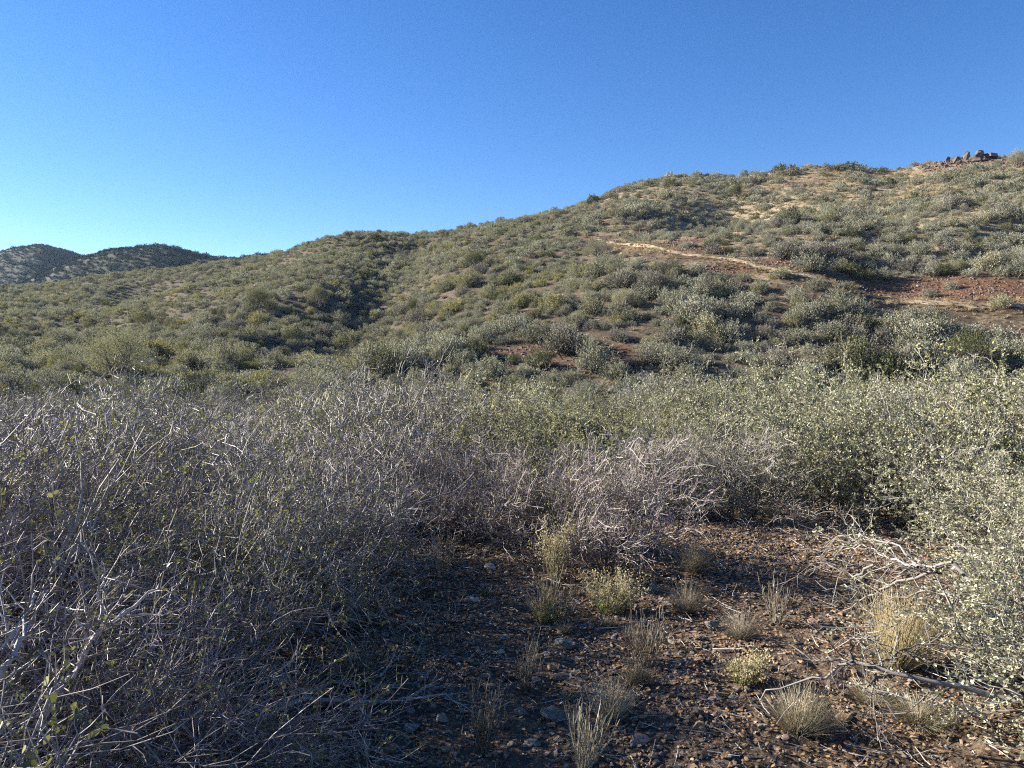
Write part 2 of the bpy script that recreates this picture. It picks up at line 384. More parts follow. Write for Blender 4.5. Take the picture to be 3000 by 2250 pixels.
# ground material
def groundmat():
    m, nt, out = newmat('ground_soil')
    geo = N(nt, 'ShaderNodeNewGeometry')
    def noise(s, d=5):
        n = N(nt, 'ShaderNodeTexNoise'); n.inputs['Scale'].default_value = s; n.inputs['Detail'].default_value = d; nt.links.new(geo.outputs['Position'], n.inputs[0]); return n.outputs[0]
    def att(n): return N(nt, 'ShaderNodeAttribute', attribute_name=n).outputs['Fac']
    nA = noise(.45, 6); nB = noise(3.2, 6); nC = noise(28, 5); nD = noise(.12, 4)
    soil = ramp(nt, [(.25, (.045, .033, .025)), (.5, (.085, .061, .044)), (.75, (.155, .112, .076))], nC)
    vo = N(nt, 'ShaderNodeTexVoronoi'); vo.inputs['Scale'].default_value = 60; nt.links.new(geo.outputs['Position'], vo.inputs[0])
    soil = mixc(nt, math2(nt, 'MULTIPLY', math2(nt, 'LESS_THAN', vo.outputs['Distance'], .32), .7), soil, ramp(nt, [(.2, DARK), (.5, BROWN), (.8, OCHRE)], vo.outputs['Color']))
    grass = ramp(nt, [(.3, (.17, .125, .078)), (.5, (.25, .195, .125)), (.72, (.36, .295, .195))], nB)
    dirt = ramp(nt, [(.3, (.050, .037, .027)), (.55, (.095, .071, .049)), (.8, (.16, .122, .084))], nB)
    hill = mixc(nt, ramp(nt, [(.42, (0, 0, 0)), (.58, (1, 1, 1))], math2(nt, 'ADD', math2(nt, 'MULTIPLY', nA, .6), math2(nt, 'ADD', math2(nt, 'MULTIPLY', nB, .25), math2(nt, 'MULTIPLY', att('grass'), .3)))), dirt, grass)
    farc = ramp(nt, [(.35, (.012, .016, .011)), (.6, (.024, .027, .018))], nA)  # far ground near black: self-shading of the bush cover painted into its colour
    hill = mixc(nt, att('far'), hill, farc)
    red = ramp(nt, [(.3, (.065, .034, .020)), (.5, (.115, .062, .036)), (.75, (.20, .120, .074))], nB)
    hill = mixc(nt, att('red'), hill, red)
    col = mixc(nt, att('near'), hill, soil)
    b = N(nt, 'ShaderNodeBsdfPrincipled'); nt.links.new(col, b.inputs['Base Color']); b.inputs['Roughness'].default_value = .95; b.inputs['Specular IOR Level'].default_value = .15
    bp = N(nt, 'ShaderNodeBump'); bp.inputs['Strength'].default_value = .8; bp.inputs['Distance'].default_value = .03
    nt.links.new(math2(nt, 'ADD', nC, math2(nt, 'MULTIPLY', nB, 2.0)), bp.inputs['Height']); nt.links.new(bp.outputs[0], b.inputs['Normal'])
    nt.links.new(b.outputs[0], out.inputs[0]); return m
M['ground'] = groundmat()

# ------------------------------------------------------------------ object helpers
def link(name, data, parent=None, loc=None, rz=0.0, scale=None):
    o = bpy.data.objects.new(name, data); COL.objects.link(o)
    if parent: o.parent = parent
    if loc is not None: o.location = loc
    if rz: o.rotation_euler = (0, 0, rz)
    if scale is not None: o.scale = scale if hasattr(scale, '__len__') else (scale,) * 3
    return o
def tag(o, label=None, cat=None, group=None, kind=None):
    if label: o['label'] = label
    if cat: o['category'] = cat
    if group: o['group'] = group
    if kind: o['kind'] = kind
    return o

# ------------------------------------------------------------------ ground sheet
def red_mask(x, y):
    r = np.zeros_like(x)
    jit = 1 + .45 * fbm(x / 2.2, y / 2.2, 51, 3)
    for (X, Y, rx, ry, red) in PATCH:
        d = np.hypot((x - X) / rx, (y - Y) / ry) * jit
        r = np.maximum(r, red * (1 - sstep(.75, 1.05, d)))
    dt, _ = seg_dist(x, y, TRACK); r = np.maximum(r, (1 - sstep(.6, 1.6, dt * jit)) * .5)
    return r
def bare_mask(x, y):
    r = np.zeros_like(x)
    jit = 1 + .45 * fbm(x / 2.2, y / 2.2, 51, 3)
    for (X, Y, rx, ry, red) in PATCH:
        d = np.hypot((x - X) / rx, (y - Y) / ry) * jit
        r = np.maximum(r, 1 - sstep(.8, 1.0, d))
    dt, _ = seg_dist(x, y, TRACK); d2, _ = seg_dist(x, y + 1.7, TRACK)
    return np.maximum(r, 1 - sstep(2.2, 3.0, np.minimum(dt * 1.2, d2)))
def grass_mask(x, y):
    th = np.arctan2(x, y); d = np.hypot(x, y); u = np.tan(np.clip(th, -1, 1))
    return np.clip(sstep(.0, .5, u) * sstep(55, 100, d), 0, 1) - .5 * (1 - sstep(-.1, .2, u))

th = np.concatenate([np.linspace(-180, -46, 90)[:-1], np.linspace(-46, 46, 860), np.linspace(46, 180, 90)[1:]])
rr = np.concatenate([[0.0], np.exp(np.linspace(math.log(.35), math.log(900), 540))])
TH, RR = np.meshgrid(np.radians(th), rr, indexing='ij')
X = np.sin(TH) * RR; Y = np.cos(TH) * RR; Z = H(X.ravel(), Y.ravel()).reshape(X.shape)
na, nr = X.shape
ii = (np.arange(na - 1)[:, None] * nr + np.arange(nr - 1)[None]).ravel()
Q = np.stack([ii, ii + 1, ii + nr + 1, ii + nr], 1)
xs, ys = X.ravel(), Y.ravel(); dd = np.hypot(xs, ys)
me = make_mesh('ground', np.stack([xs, ys, Z.ravel()], 1), [Q], [M['ground']], smooth=True,
               attrs=dict(red=red_mask(xs, ys), near=1 - sstep(24, 36, dd), grass=grass_mask(xs, ys), far=sstep(200, 260, dd)))
ground = tag(link('ground', me), kind='structure')

# track: narrow worn path along the contour
tp = np.array(TRACK); seg = np.linalg.norm(np.diff(tp, axis=0), axis=1); cum = np.concatenate([[0], np.cumsum(seg)])
sN = 260; sv = np.linspace(0, cum[-1], sN); tx = np.interp(sv, cum, tp[:, 0]); ty = np.interp(sv, cum, tp[:, 1])
dx = np.gradient(tx); dy = np.gradient(ty); ln = np.hypot(dx, dy); nx_, ny_ = -dy / ln, dx / ln
rows = []
for k, off in enumerate(np.linspace(-.42, .42, 7)):
    wv = off * (1 + .6 * fbm(sv / 3, sv * 0 + k * 3.1, 61, 2)); a = tx + nx_ * wv; b = ty + ny_ * wv
    rows.append(np.stack([a, b, H(a, b) + .05 - .05 * (abs(off) / .42) ** 2], 1))
V = np.stack(rows, 1).reshape(-1, 3); i0 = (np.arange(sN - 1)[:, None] * 7 + np.arange(6)[None]).ravel()
M['trackdirt'] = rockmat('track_dirt', [(.3, (.19, .13, .085)), (.5, (.28, .21, .14)), (.7, (.37, .30, .21))], False, .8, .95)
tag(link('dirt_path', make_mesh('dirt_path', V, [np.stack([i0, i0 + 7, i0 + 8, i0 + 1], 1)], [M['trackdirt']], smooth=True)), kind='structure')

# ------------------------------------------------------------------ instanced stuff through geometry nodes
def stuff(name, pts, rot, scl, idx, protos, label=None):
    """pts (N,3), rot (N,3), scl (N,3), idx (N,), protos: list of meshes"""
    c = bpy.data.collections.new(name + '_kinds')
    for k, pm in enumerate(protos):
        c.objects.link(bpy.data.objects.new('%s_kind_%02d' % (name, k), pm))
    me = bpy.data.meshes.new(name); n = len(pts)
    me.vertices.add(n); me.vertices.foreach_set("co", np.asarray(pts, np.float32).ravel())
    a = me.attributes.new('rot', 'FLOAT_VECTOR', 'POINT'); a.data.foreach_set("vector", np.asarray(rot, np.float32).ravel())
    a = me.attributes.new('scl', 'FLOAT_VECTOR', 'POINT'); a.data.foreach_set("vector", np.asarray(scl, np.float32).ravel())
    a = me.attributes.new('pick', 'INT', 'POINT'); a.data.foreach_set("value", np.asarray(idx, np.int32))
    ng = bpy.data.node_groups.new(name + '_scatter', 'GeometryNodeTree')
    ng.interface.new_socket('Geometry', in_out='INPUT', socket_type='NodeSocketGeometry'); ng.interface.new_socket('Geometry', in_out='OUTPUT', socket_type='NodeSocketGeometry')
    gi = ng.nodes.new('NodeGroupInput'); go = ng.nodes.new('NodeGroupOutput')
    ci = ng.nodes.new('GeometryNodeCollectionInfo'); ci.inputs['Collection'].default_value = c; ci.inputs['Separate Children'].default_value = True; ci.inputs['Reset Children'].default_value = True
    ip = ng.nodes.new('GeometryNodeInstanceOnPoints'); ip.inputs['Pick Instance'].default_value = True
    def na_(nm, dt):
        q = ng.nodes.new('GeometryNodeInputNamedAttribute'); q.data_type = dt; q.inputs['Name'].default_value = nm; return [s for s in q.outputs if s.enabled][0]
    e2r = ng.nodes.new('FunctionNodeEulerToRotation')
    L = ng.links.new
    L(gi.outputs[0], ip.inputs['Points']); L(ci.outputs[0], ip.inputs['Instance']); L(na_('pick', 'INT'), ip.inputs['Instance Index'])
    L(na_('rot', 'FLOAT_VECTOR'), e2r.inputs[0]); L(e2r.outputs[0], ip.inputs['Rotation']); L(na_('scl', 'FLOAT_VECTOR'), ip.inputs['Scale']); L(ip.outputs[0], go.inputs[0])
    o = link(name, me); md = o.modifiers.new('scatter', 'NODES'); md.node_group = ng
    return tag(o, label=label, kind='stuff')

# ------------------------------------------------------------------ rocks
def rockmesh(name, seed, mat, n=16, sx=1, sy=.8, sz=.5, bevel=.04, detail=False, box=False):
    r = np.random.default_rng(seed); bm = bmesh.new()
    p = norm(r.normal(size=(n, 3))) * (.5 * (.8 + .25 * r.random((n, 1)))) * [sx, sy, sz]
    if box: p = np.concatenate([np.array([[i, j, k] for i in (-1, 1) for j in (-1, 1) for k in (-1, 1)]) * [sx, sy, sz] * .47 * (.74 + .3 * r.random((8, 3))), p[:4]])
    for q in p: bm.verts.new(q)
    bmesh.ops.convex_hull(bm, input=bm.verts)
    bmesh.ops.delete(bm, geom=[v for v in bm.verts if not v.link_faces], context='VERTS')
    bmesh.ops.dissolve_limit(bm, angle_limit=R(14), verts=bm.verts, edges=bm.edges)
    if bevel: bmesh.ops.bevel(bm, geom=bm.edges[:] , offset=bevel * min(sx, sy, sz), segments=1, affect='EDGES')
    if detail:
        bmesh.ops.triangulate(bm, faces=bm.faces); bmesh.ops.subdivide_edges(bm, edges=bm.edges[:], cuts=2, use_grid_fill=True)
        for v in bm.verts:
            a = np.array([v.co.x * 7 + seed]); b = np.array([v.co.y * 7 + v.co.z * 9]); v.co *= 1 + .10 * float(fbm(a, b, seed, 3)[0])
    me = bpy.data.meshes.new(name); bm.to_mesh(me); bm.free(); me.materials.append(mat); return me

# gravel over the clearing
pebs = [rockmesh('pebble', 100 + k, M['gravel'], 11, 1, .55 + .4 * ((k * 7) % 5) / 5, .28 + .3 * ((k * 3) % 4) / 4, .06) for k in range(9)]
def scatter_area(n, x0, x1, y0, y1, r): return r.uniform(x0, x1, n), r.uniform(y0, y1, n)
r = np.random.default_rng(5)
gx, gy = scatter_area(150000, -3.6, 5.0, 1.6, 8.2, r)
keep = (np.abs(gx) < .74 * gy + .5); gx, gy = gx[keep], gy[keep]
cl = .45 + .8 * (fbm(gx / .8, gy / .8, 77, 3) + .3); keep = r.random(len(gx)) < np.clip(cl * 1.3 - .35, .08, 1); gx, gy = gx[keep], gy[keep]
n = len(gx); sz = .014 + .030 * r.random(n) ** 2.0 + .035 * (r.random(n) < .05) * r.random(n)
sz *= 1 + .06 * np.maximum(gy - 4, 0)
stuff('gravel', np.stack([gx, gy, H(gx, gy) + sz * .12], 1), np.stack([r.normal(0, .3, n), r.normal(0, .3, n), r.random(n) * 6.28], 1), np.repeat(sz[:, None], 3, 1), r.integers(0, 9, n), pebs)

# litter of dead leaves and twig bits
def litter(seed):
    r = np.random.default_rng(seed); g = Geo(); k = 26
    c = np.stack([r.normal(0, .09, k), r.normal(0, .09, k), np.full(k, .006) + .006 * r.random(k)], 1); a = r.normal(size=(k, 3)) * [1, 1, .25]
    g.add(*leaves(c, a, .012 + .01 * r.random(k), 6, .6, None, r, 2.5), 0)
    k = 4; s = np.stack([r.normal(0, .08, k), r.normal(0, .08, k), np.full(k, .01)], 1)
    P = grow(s, r.normal(size=(k, 3)) * [1, 1, .1], .05 + .09 * r.random(k), 4, .12, 0, r); g.add(*tubes(P, taper(k, 4, .0018, .001), 3, r.random(k)), 1)
    return g.mesh('litter', [M['russet_dry'], M['bark']])
M['russet_dry'] = leafmat('dry_leaf', (.13, .075, .035), (.25, .155, .08), (.42, .30, .18), .15, 0, .3)
lm = [litter(300 + k) for k in range(5)]
gx, gy = scatter_area(2600, -4.2, 5.5, 1.4, 9, r); keep = (np.abs(gx) < .74 * gy + .6); gx, gy = gx[keep], gy[keep]; n = len(gx)
stuff('leaf_litter', np.stack([gx, gy, H(gx, gy) + .003], 1), np.stack([r.normal(0, .08, n), r.normal(0, .08, n), r.random(n) * 6.28], 1), np.repeat(r.uniform(.7, 1.3, n)[:, None], 3, 1), r.integers(0, 5, n), lm)

# ------------------------------------------------------------------ label machinery
ORD = ['nearest', 'second nearest', 'third nearest', 'fourth nearest', 'fifth nearest', 'sixth nearest', 'seventh nearest', 'eighth nearest', 'ninth nearest', 'tenth nearest',
       'eleventh nearest', 'twelfth nearest', 'thirteenth nearest', 'fourteenth nearest', 'fifteenth nearest', 'sixteenth nearest', 'seventeenth nearest', 'eighteenth nearest', 'nineteenth nearest', 'twentieth nearest']
def auto_label(items, marks, uphill='uphill of', downhill='downhill of', sun='sunward of', shade='shadeward of', cap=20):
    """items: list of [obj, x, y, description]; marks: list of (phrase, x, y). every label: what it looks like + rank by distance on one side of a landmark"""
    buckets = {}
    for it in items:
        o, x, y, desc = it
        ds = [(math.hypot((x - mx), (y - my)) * (1 + 0.0 * k), k) for k, (ph, mx, my) in enumerate(marks)]
        ds.sort(); d, k = ds[0]; ph, mx, my = marks[k]
        dx, dy = x - mx, y - my
        rel = (uphill if dy > 0 else downhill) if abs(dy) > abs(dx) else (sun if dx < 0 else shade)
        buckets.setdefault((k, rel, desc), []).append((d, o))
    for (k, rel, desc), lst in buckets.items():
        lst.sort(key=lambda q: q[0])
        for i, (d, o) in enumerate(lst):
            o['label'] = '%s, %s %s %s' % (desc, ORD[min(i, 19)], rel, marks[k][0]) if len(lst) > 1 else '%s %s %s' % (desc, rel, marks[k][0])

# ------------------------------------------------------------------ hillside vegetation
kinds = ['sage', 'olive', 'yellow', 'dark', 'greytwig']
KDESC = {'sage': 'grey-green', 'olive': 'olive', 'yellow': 'yellow-green', 'dark': 'dark green', 'greytwig': 'grey twiggy'}
HI = {}; LO = {}
for a, k in enumerate(kinds):
    tw = .9 if k == 'greytwig' else .35; pe = 9 if k == 'greytwig' else 13
    HI[k] = [bushdome(900 + a * 10 + v, 260, pe, .058, .85 if v != 1 else 1.0, tw, 4 + v * 2).mesh('bush_' + k, [M[k], M['hilltwig']]) for v in range(3)]
    LO[k] = [bushdome(950 + a * 10 + v, 110, 9, .105, .85, .2, 4 + v).mesh('far_bush_' + k, [M[k], M['hilltwig']]) for v in range(2)]

TREES = [  # photo position of the base (2212 wide), height px, width px, colouring, label
    (560, 678, 50, 52, 'dark', 'dark round juniper standing alone on the lower slope left of the gully'),
    (686, 668, 48, 44, 'olive', 'dull green round juniper beside the gully, paler than its dark neighbour'),
    (1026, 580, 34, 38, 'dark', 'small dark juniper halfway up the main slope'),
    (1590, 428, 24, 26, 'dark', 'small dark green juniper high on the slope under the crest'),
    (2196, 362, 34, 40, 'olive', 'bushy juniper on the crest beside the rock outcrop'),
    (330, 722, 46, 84, 'dark', 'broad dark juniper clump low on the slope'),
    (1350, 665, 36, 66, 'olive', 'bright green rounded bush in the middle of the slope'),
    (2090, 790, 66, 90, 'dark', 'wide dark juniper at the foot of the scree bank'),
    (255, 830, 112, 138, 'olive', 'tall wispy juniper bush standing over the thicket'),
    (1290, 560, 38, 70, 'sage', 'large grey-green mound bush under the upper end of the dirt track'),
]
tree_sites = []
def juniper(x, y, hgt, wid, mat, label, seed):
    r = np.random.default_rng(seed); z = h1(x, y)
    root = link('juniper_tree', None, None, (x, y, z)); tag(root, label, 'tree', 'junipers standing out on the slope')
    n = 7; P = grow(np.stack([r.normal(0, .08, n), r.normal(0, .08, n), np.full(n, -.2)], 1), np.stack([r.normal(0, .45, n), r.normal(0, .45, n), np.ones(n)], 1), hgt * .75, 7, .12, .04, r)
    g = Geo(); R1 = taper(n, 7, .07, .02); g.add(*tubes(P, R1, 6, r.random(n)))
    s, d, ra = sprout(P, R1, 9, .15, .9, r); P2 = grow(s, d, wid * .35, 4, .15, .02, r); g.add(*tubes(P2, taper(len(s), 4, ra * .5, .008), 4, r.random(len(s))))
    link('trunk', g.mesh('juniper_trunk', [M['bark_dark']]), root)
    # crown: clumps of leaf tufts in an uneven ovoid
    nc = 120; q = norm(r.normal(size=(nc, 3))); q[:, 2] = np.abs(q[:, 2]) * 1.0 - .25 * r.random(nc)
    rad = (.62 + .38 * r.random((nc, 1)) ** .5) * (1 + .28 * fbm(q[:, 0] * 2 + seed, q[:, 1] * 2 + q[:, 2] * 2, 5, 2))[:, None]
    c = q * rad * [wid / 2 * .86, wid / 2 * .86, hgt * .56] + [0, 0, hgt * .40]
    per = 75; idx = np.repeat(np.arange(nc), per); k = len(idx); cs = min(wid, hgt) * .085
    p = c[idx] + r.normal(size=(k, 3)) * cs * [1, 1, 1.15]; p[:, 2] = np.maximum(p[:, 2], .02)
    A = norm(q[idx] * .6 + [0, 0, .9]) + .5 * r.normal(size=(k, 3)); tn = np.clip(.2 + .4 * r.random(nc)[idx] + .4 * r.random(k), 0, 1)
    g = Geo(); g.add(*leaves(p, A, (.035 + .012 * hgt) * (.6 + .8 * r.random(k)), 4, .5, tn, r))
    link('crown', g.mesh('juniper_crown', [M[mat]]), root)
    tree_sites.append((x, y, wid / 2)); return root
for k, (a, b, hp, wp, mt, lb) in enumerate(TREES):
    x, y = ground22(a, b); sc = y / (F * 2.1602); juniper(x, y, hp * sc * 1.1, wp * sc * 1.05, mt, lb, 700 + k)

# ---- bush field on the slope
r = np.random.default_rng(21)
cand = []
sp = 1.32
gx, gy = np.meshgrid(np.arange(-170, 150, sp), np.arange(24, 225, sp)); gx = gx.ravel() + r.uniform(-.42, .42, gx.size) * sp; gy = gy.ravel() + r.uniform(-.42, .42, gy.size) * sp
u = gx / gy; Yr = ridge_y(u)
ok = (np.abs(u) < .80) & (gy < Yr + 6)
gx, gy, u, Yr = gx[ok], gy[ok], u[ok], Yr[ok]
s = (gy - 35) / (Yr - 35)
dens = .98 + .30 * (1 - sstep(.35, .7, s)) + .55 * fbm(gx / 11, gy / 11, 41, 3) + .35 * fbm(gx / 3.5, gy / 3.5, 43, 2) - .42 * sstep(-.02, .5, u) * sstep(.3, .85, s) + .35 * (1 - sstep(-.2, .15, u))
dens *= (1 - bare_mask(gx, gy)); dens = np.clip(dens, 0, 1)
dens = np.where(s < .15, np.maximum(dens, .9 * (1 - bare_mask(gx, gy))), dens) * .91
ok = r.random(len(gx)) < dens
for (tx_, ty_, tr_) in tree_sites: ok &= np.hypot(gx - tx_, gy - ty_) > tr_ * .9
gx, gy, u, Yr, s = gx[ok], gy[ok], u[ok], Yr[ok], s[ok]
rad = np.exp(r.normal(0, .36, len(gx))) * (.66 + .28 * (1 - sstep(.0, .4, s)) + .25 * fbm(gx / 15, gy / 15, 45, 2)) * np.where(gy < 36, .85, 1 + .12 * sstep(-.05, .25, u) * (1 - sstep(48, 66, gy)))
rad = np.clip(rad, .38, 1.8)
gN = fbm(gx / 18, gy / 18, 47, 2); rk = r.random(len(gx))
kd = np.where(rk < .14, 'greytwig', np.where(rk < .14 + .36 + .3 * gN, 'olive', np.where(rk > .93, 'dark', np.where((rk > .86) | ((gN > .22) & (s < .6) & (rk > .6)), 'yellow', 'sage'))))
kd = np.where((u > .15) & (kd == 'yellow'), 'sage', kd); rk2 = r.random(len(gx)); kd = np.where((kd == 'yellow') & (rk2 < .5), 'sage', kd); kd = np.where((kd == 'olive') & (rk2 < .4), 'sage', kd); kd = np.where((u > .05) & (kd == 'olive') & (r.random(len(gx)) < .55), 'sage', kd)
gz = H(gx, gy)
# explicit bushes on the crest and beside the track
extra = []
for (a, b, wpx, k) in [(1685, 366, 44, 'dark'), (1712, 362, 34, 'sage'), (1800, 362, 36, 'dark'), (1832, 360, 44, 'dark'), (1858, 362, 38, 'sage'), (1352, 408, 26, 'dark'), (1378, 401, 30, 'sage'), (1405, 395, 34, 'dark'),
                       (1440, 389, 30, 'sage'), (1272, 440, 22, 'dark'), (1322, 424, 22, 'dark'), (1490, 385, 34, 'sage'), (1530, 386, 34, 'sage'), (1560, 386, 30, 'dark'), (1620, 392, 44, 'greytwig'),
                       (1830, 620, 46, 'sage'), (1760, 625, 60, 'sage'), (2055, 622, 40, 'sage'), (1685, 600, 60, 'olive'), (2165, 660, 62, 'olive'), (2010, 640, 44, 'greytwig'), (1250, 690, 56, 'olive'),
                       (1185, 716, 40, 'olive'), (1230, 712, 40, 'yellow')]:
    x, y = ground22(a, b + 2) if b > 420 else march(*P22(a, b + 8), H, 20, 300)
    extra.append((x, y, wpx / 2 * y / (F * 2.16), k))
ex = np.array([(e[0], e[1], e[2]) for e in extra])
ok = np.ones(len(gx), bool)
for e in extra: ok &= np.hypot(gx - e[0], gy - e[1]) > e[2] * 1.0
gx, gy, gz, rad, kd = [q[ok] for q in (gx, gy, gz, rad, kd)]
gx = np.concatenate([gx, ex[:, 0]]); gy = np.concatenate([gy, ex[:, 1]]); rad = np.concatenate([rad, ex[:, 2]]); kd = np.concatenate([kd, [e[3] for e in extra]])
gz = H(gx, gy)

# which bushes show largest: coarse visibility in a column/row sense
tq = (gz + rad * .8 - EYEZ) / gy
scrn = rad / gy * F; row = 350 - tq * F
show = scrn.copy(); show[(row > 384) | (np.abs(gx / gy) > .66) | (gy < 33)] = 0
col = 512 + gx / gy * F
order = np.argsort(gy)
for i in order:       # hidden when a nearer, taller bush stands in the same column
    if show[i] <= 0: continue
    m = (gy < gy[i]) & (np.abs(col - col[i]) < scrn * .6) & (gy > gy[i] - 9)
    if m.any() and (row[m] < row[i] + 1).any(): show[i] *= .3
top = np.argsort(-show)[:292]; istop = np.zeros(len(gx), bool); istop[top] = True
mk = lambda ph, a, b: (ph, *ground22(a, b))
MARKS = [mk('the dark round juniper', 560, 678), mk('the small halfway juniper', 1026, 580), mk('the dull green gully juniper', 686, 668), mk('the broad low juniper clump', 330, 722),
         mk('the tall wispy juniper', 255, 830), mk('the pale bare patch at the gully mouth', 620, 770), mk('the brown bare patch at the slope foot', 1285, 785), mk('the bright green bush', 1350, 665),
         mk('the dirt track end', 1300, 515), mk('the dirt track middle', 1680, 632), mk('the red scree bank', 2050, 640), mk('the wide juniper below the scree', 2090, 790), mk('the mound bush', 1290, 560),
         mk('the narrow bare strip', 1130, 775), mk('the brown patch below the track', 1530, 628), mk('the shaded hollow at the slope foot', 1950, 772), mk('the bare grassy patch', 1160, 640),
         mk('the gully head', 850, 560), mk('the long dark hollow', 100, 700), mk('the gully bend', 760, 690)]
items = []
for i in top:
    k = str(kd[i]); v = int(r.integers(0, 3))
    o = bpy.data.objects.new('hillside_bush', HI[k][v]); COL.objects.link(o)
    o.location = (gx[i], gy[i], gz[i] - .06); o.rotation_euler = (0, 0, float(r.random() * 6.28)); q = float(rad[i]); o.scale = (q * r.uniform(.9, 1.15), q * r.uniform(.9, 1.15), q * r.uniform(.8, 1.1))
    tag(o, None, 'bush', 'bushes covering the lower slope')
    sz = 'small' if q < .85 else ('large' if q > 1.3 else 'medium')
    items.append([o, gx[i], gy[i], '%s %s bush' % (sz, KDESC[k])])
auto_label(items, MARKS)
# the rest of the bushes: nobody could count them
rest = ~istop
hi = rest & (gy < 85); lo = rest & (gy >= 85)
def scatter_bushes(name, mask, table, nv):
    i = np.nonzero(mask)[0]; n = len(i)
    pk = np.array([kinds.index(str(kd[j])) * nv for j in i]) + r.integers(0, nv, n)
    sc = rad[i][:, None] * np.stack([r.uniform(.9, 1.15, n), r.uniform(.9, 1.15, n), r.uniform(.8, 1.1, n)], 1)
    stuff(name, np.stack([gx[i], gy[i], gz[i] - .06], 1), np.stack([np.zeros(n), np.zeros(n), r.random(n) * 6.28], 1), sc, pk, [m_ for k in kinds for m_ in table[k]])
scatter_bushes('slope_shrubbery', hi, HI, 3); scatter_bushes('upper_slope_shrubbery', lo, LO, 2)
print('bushes', len(gx), 'hi', hi.sum(), 'lo', lo.sum())
# far hills
fx, fy = np.meshgrid(np.arange(-560, 200, 2.4), np.arange(215, 760, 2.4)); fx = fx.ravel() + r.uniform(-1.6, 1.6, fx.size); fy = fy.ravel() + r.uniform(-1.6, 1.6, fy.size)
u = fx / fy; ok = (u > -.76) & (u < -.02) & (fy > ridge_y(u) + 20) & (r.random(len(fx)) < .85 + .6 * fbm(fx / 30, fy / 30, 49, 3)); fx, fy = fx[ok], fy[ok]
fz = H(fx, fy); t = (fz + 1 - EYEZ) / fy; ok = t > ridge_t(fx / fy) - .01; fx, fy, fz = fx[ok], fy[ok], fz[ok]; n = len(fx)
q = np.exp(r.normal(0, .3, n)) * 1.35; kk = r.choice([0, 1, 3, 4], n, p=[.15, .07, .78, 0])
LO2 = [bushdome(990 + v, 60, 6, .15, .85, .0 + .05, 4).mesh('distant_bush', [M['farleaf'], M['hilltwig']]) for v, k in enumerate(['sage', 'olive', 'yellow', 'dark', 'greytwig'])]
stuff('distant_shrubbery', np.stack([fx, fy, fz - .1], 1), np.stack([np.zeros(n), np.zeros(n), r.random(n) * 6.28], 1), np.repeat(q[:, None], 3, 1), kk, LO2)
print('far', n)

# ---- dry grass on the slope
def tuft(seed, n=60, L=.3, sprd=.55, width=.004, curve=-.05, base=.04, mat='straw', K=4, extra=None):
    r = np.random.default_rng(seed); a = r.random(n) * 6.283; q = r.random(n) ** .6
    S = np.stack([np.cos(a) * base * q, np.sin(a) * base * q, np.full(n, -.01)], 1)
    D = np.stack([np.cos(a) * sprd * q, np.sin(a) * sprd * q, np.ones(n)], 1) + .10 * r.normal(size=(n, 3))
    P = grow(S, D + (r.normal(0, .15), r.normal(0, .15), 0), L * (.3 + .8 * r.random(n)), K, .13, curve, r)
    g = Geo(); g.add(*tubes(P, taper(n, K, width * .5, width * .18), 3, r.random(n)), 0)
    return g, P, r
hg = [tuft(1200 + k, 55, .5, .9, .022, -.12, .12)[0].mesh('slope_grass', [M['hillgrass']]) for k in range(4)]
n = 60000; ax = r.uniform(-110, 110, n); ay = 34 + (r.random(n) ** .75) * 125; u = ax / ay
ok = (np.abs(u) < .78) & (ay < ridge_y(u) + 3); ax, ay, u = ax[ok], ay[ok], u[ok]
g = .10 + .9 * grass_mask(ax, ay) + .8 * fbm(ax / 7, ay / 7, 81, 3); bm_ = bare_mask(ax, ay)
dt, _ = seg_dist(ax, ay, TRACK); alongT = (np.abs(dt - 1.25) < .65)
g = g * (1 - .85 * bm_); g = np.where(alongT, .5, g)
ok = r.random(len(ax)) < np.clip(g, 0, 1) * .55; ax, ay = ax[ok], ay[ok]
k = 1300; i = r.integers(0, sN, k); off = r.normal(-.3, .9, k)
ax = np.concatenate([ax, tx[i] + nx_[i] * off]); ay = np.concatenate([ay, ty[i] + ny_[i] * off]); n = len(ax)
q = r.uniform(.4, 1.1, n); q[-1300:] *= .55; stuff('dry_grass', np.stack([ax, ay, H(ax, ay) - .02], 1), np.stack([r.normal(0, .1, n), r.normal(0, .1, n), r.random(n) * 6.28], 1), np.repeat(q[:, None], 3, 1), r.integers(0, 4, n), hg)
print('grass', n)

# ---- scree stones on the bank and loose stones on the slope
sr = [rockmesh('scree_stone', 400 + k, M['scree'], 11, 1, .8, .6, .05) for k in range(5)]
pp = []
for (X_, Y_, rx, ry, red) in PATCH:
    if red >= .5:
        m_ = int(rx * ry * 30); a = r.normal(0, .5, (m_, 2)); pp.append(np.stack([X_ + a[:, 0] * rx, Y_ + a[:, 1] * ry, r.uniform(.10, .34, m_)], 1))
m_ = 520; aa = r.uniform(2690, 2990, m_); yr_ = ridge_y((aa / 2.9297 - 512) / F) - r.uniform(0, 9, m_); pp.append(np.stack([(aa / 2.9297 - 512) / F * yr_, yr_, r.uniform(.25, .7, m_)], 1))
m_ = 3500; a = r.random(m_); uu = r.uniform(.1, .75, m_); yy = 50 + 85 * r.random(m_); pp.append(np.stack([uu * yy, yy, r.uniform(.12, .4, m_)], 1))
pp = np.concatenate(pp); n = len(pp)
stuff('scree_rubble', np.stack([pp[:, 0], pp[:, 1], H(pp[:, 0], pp[:, 1])], 1), np.stack([r.normal(0, .4, n), r.normal(0, .4, n), r.random(n) * 6.28], 1), np.repeat(pp[:, 2][:, None], 3, 1), r.integers(0, 5, n), sr)

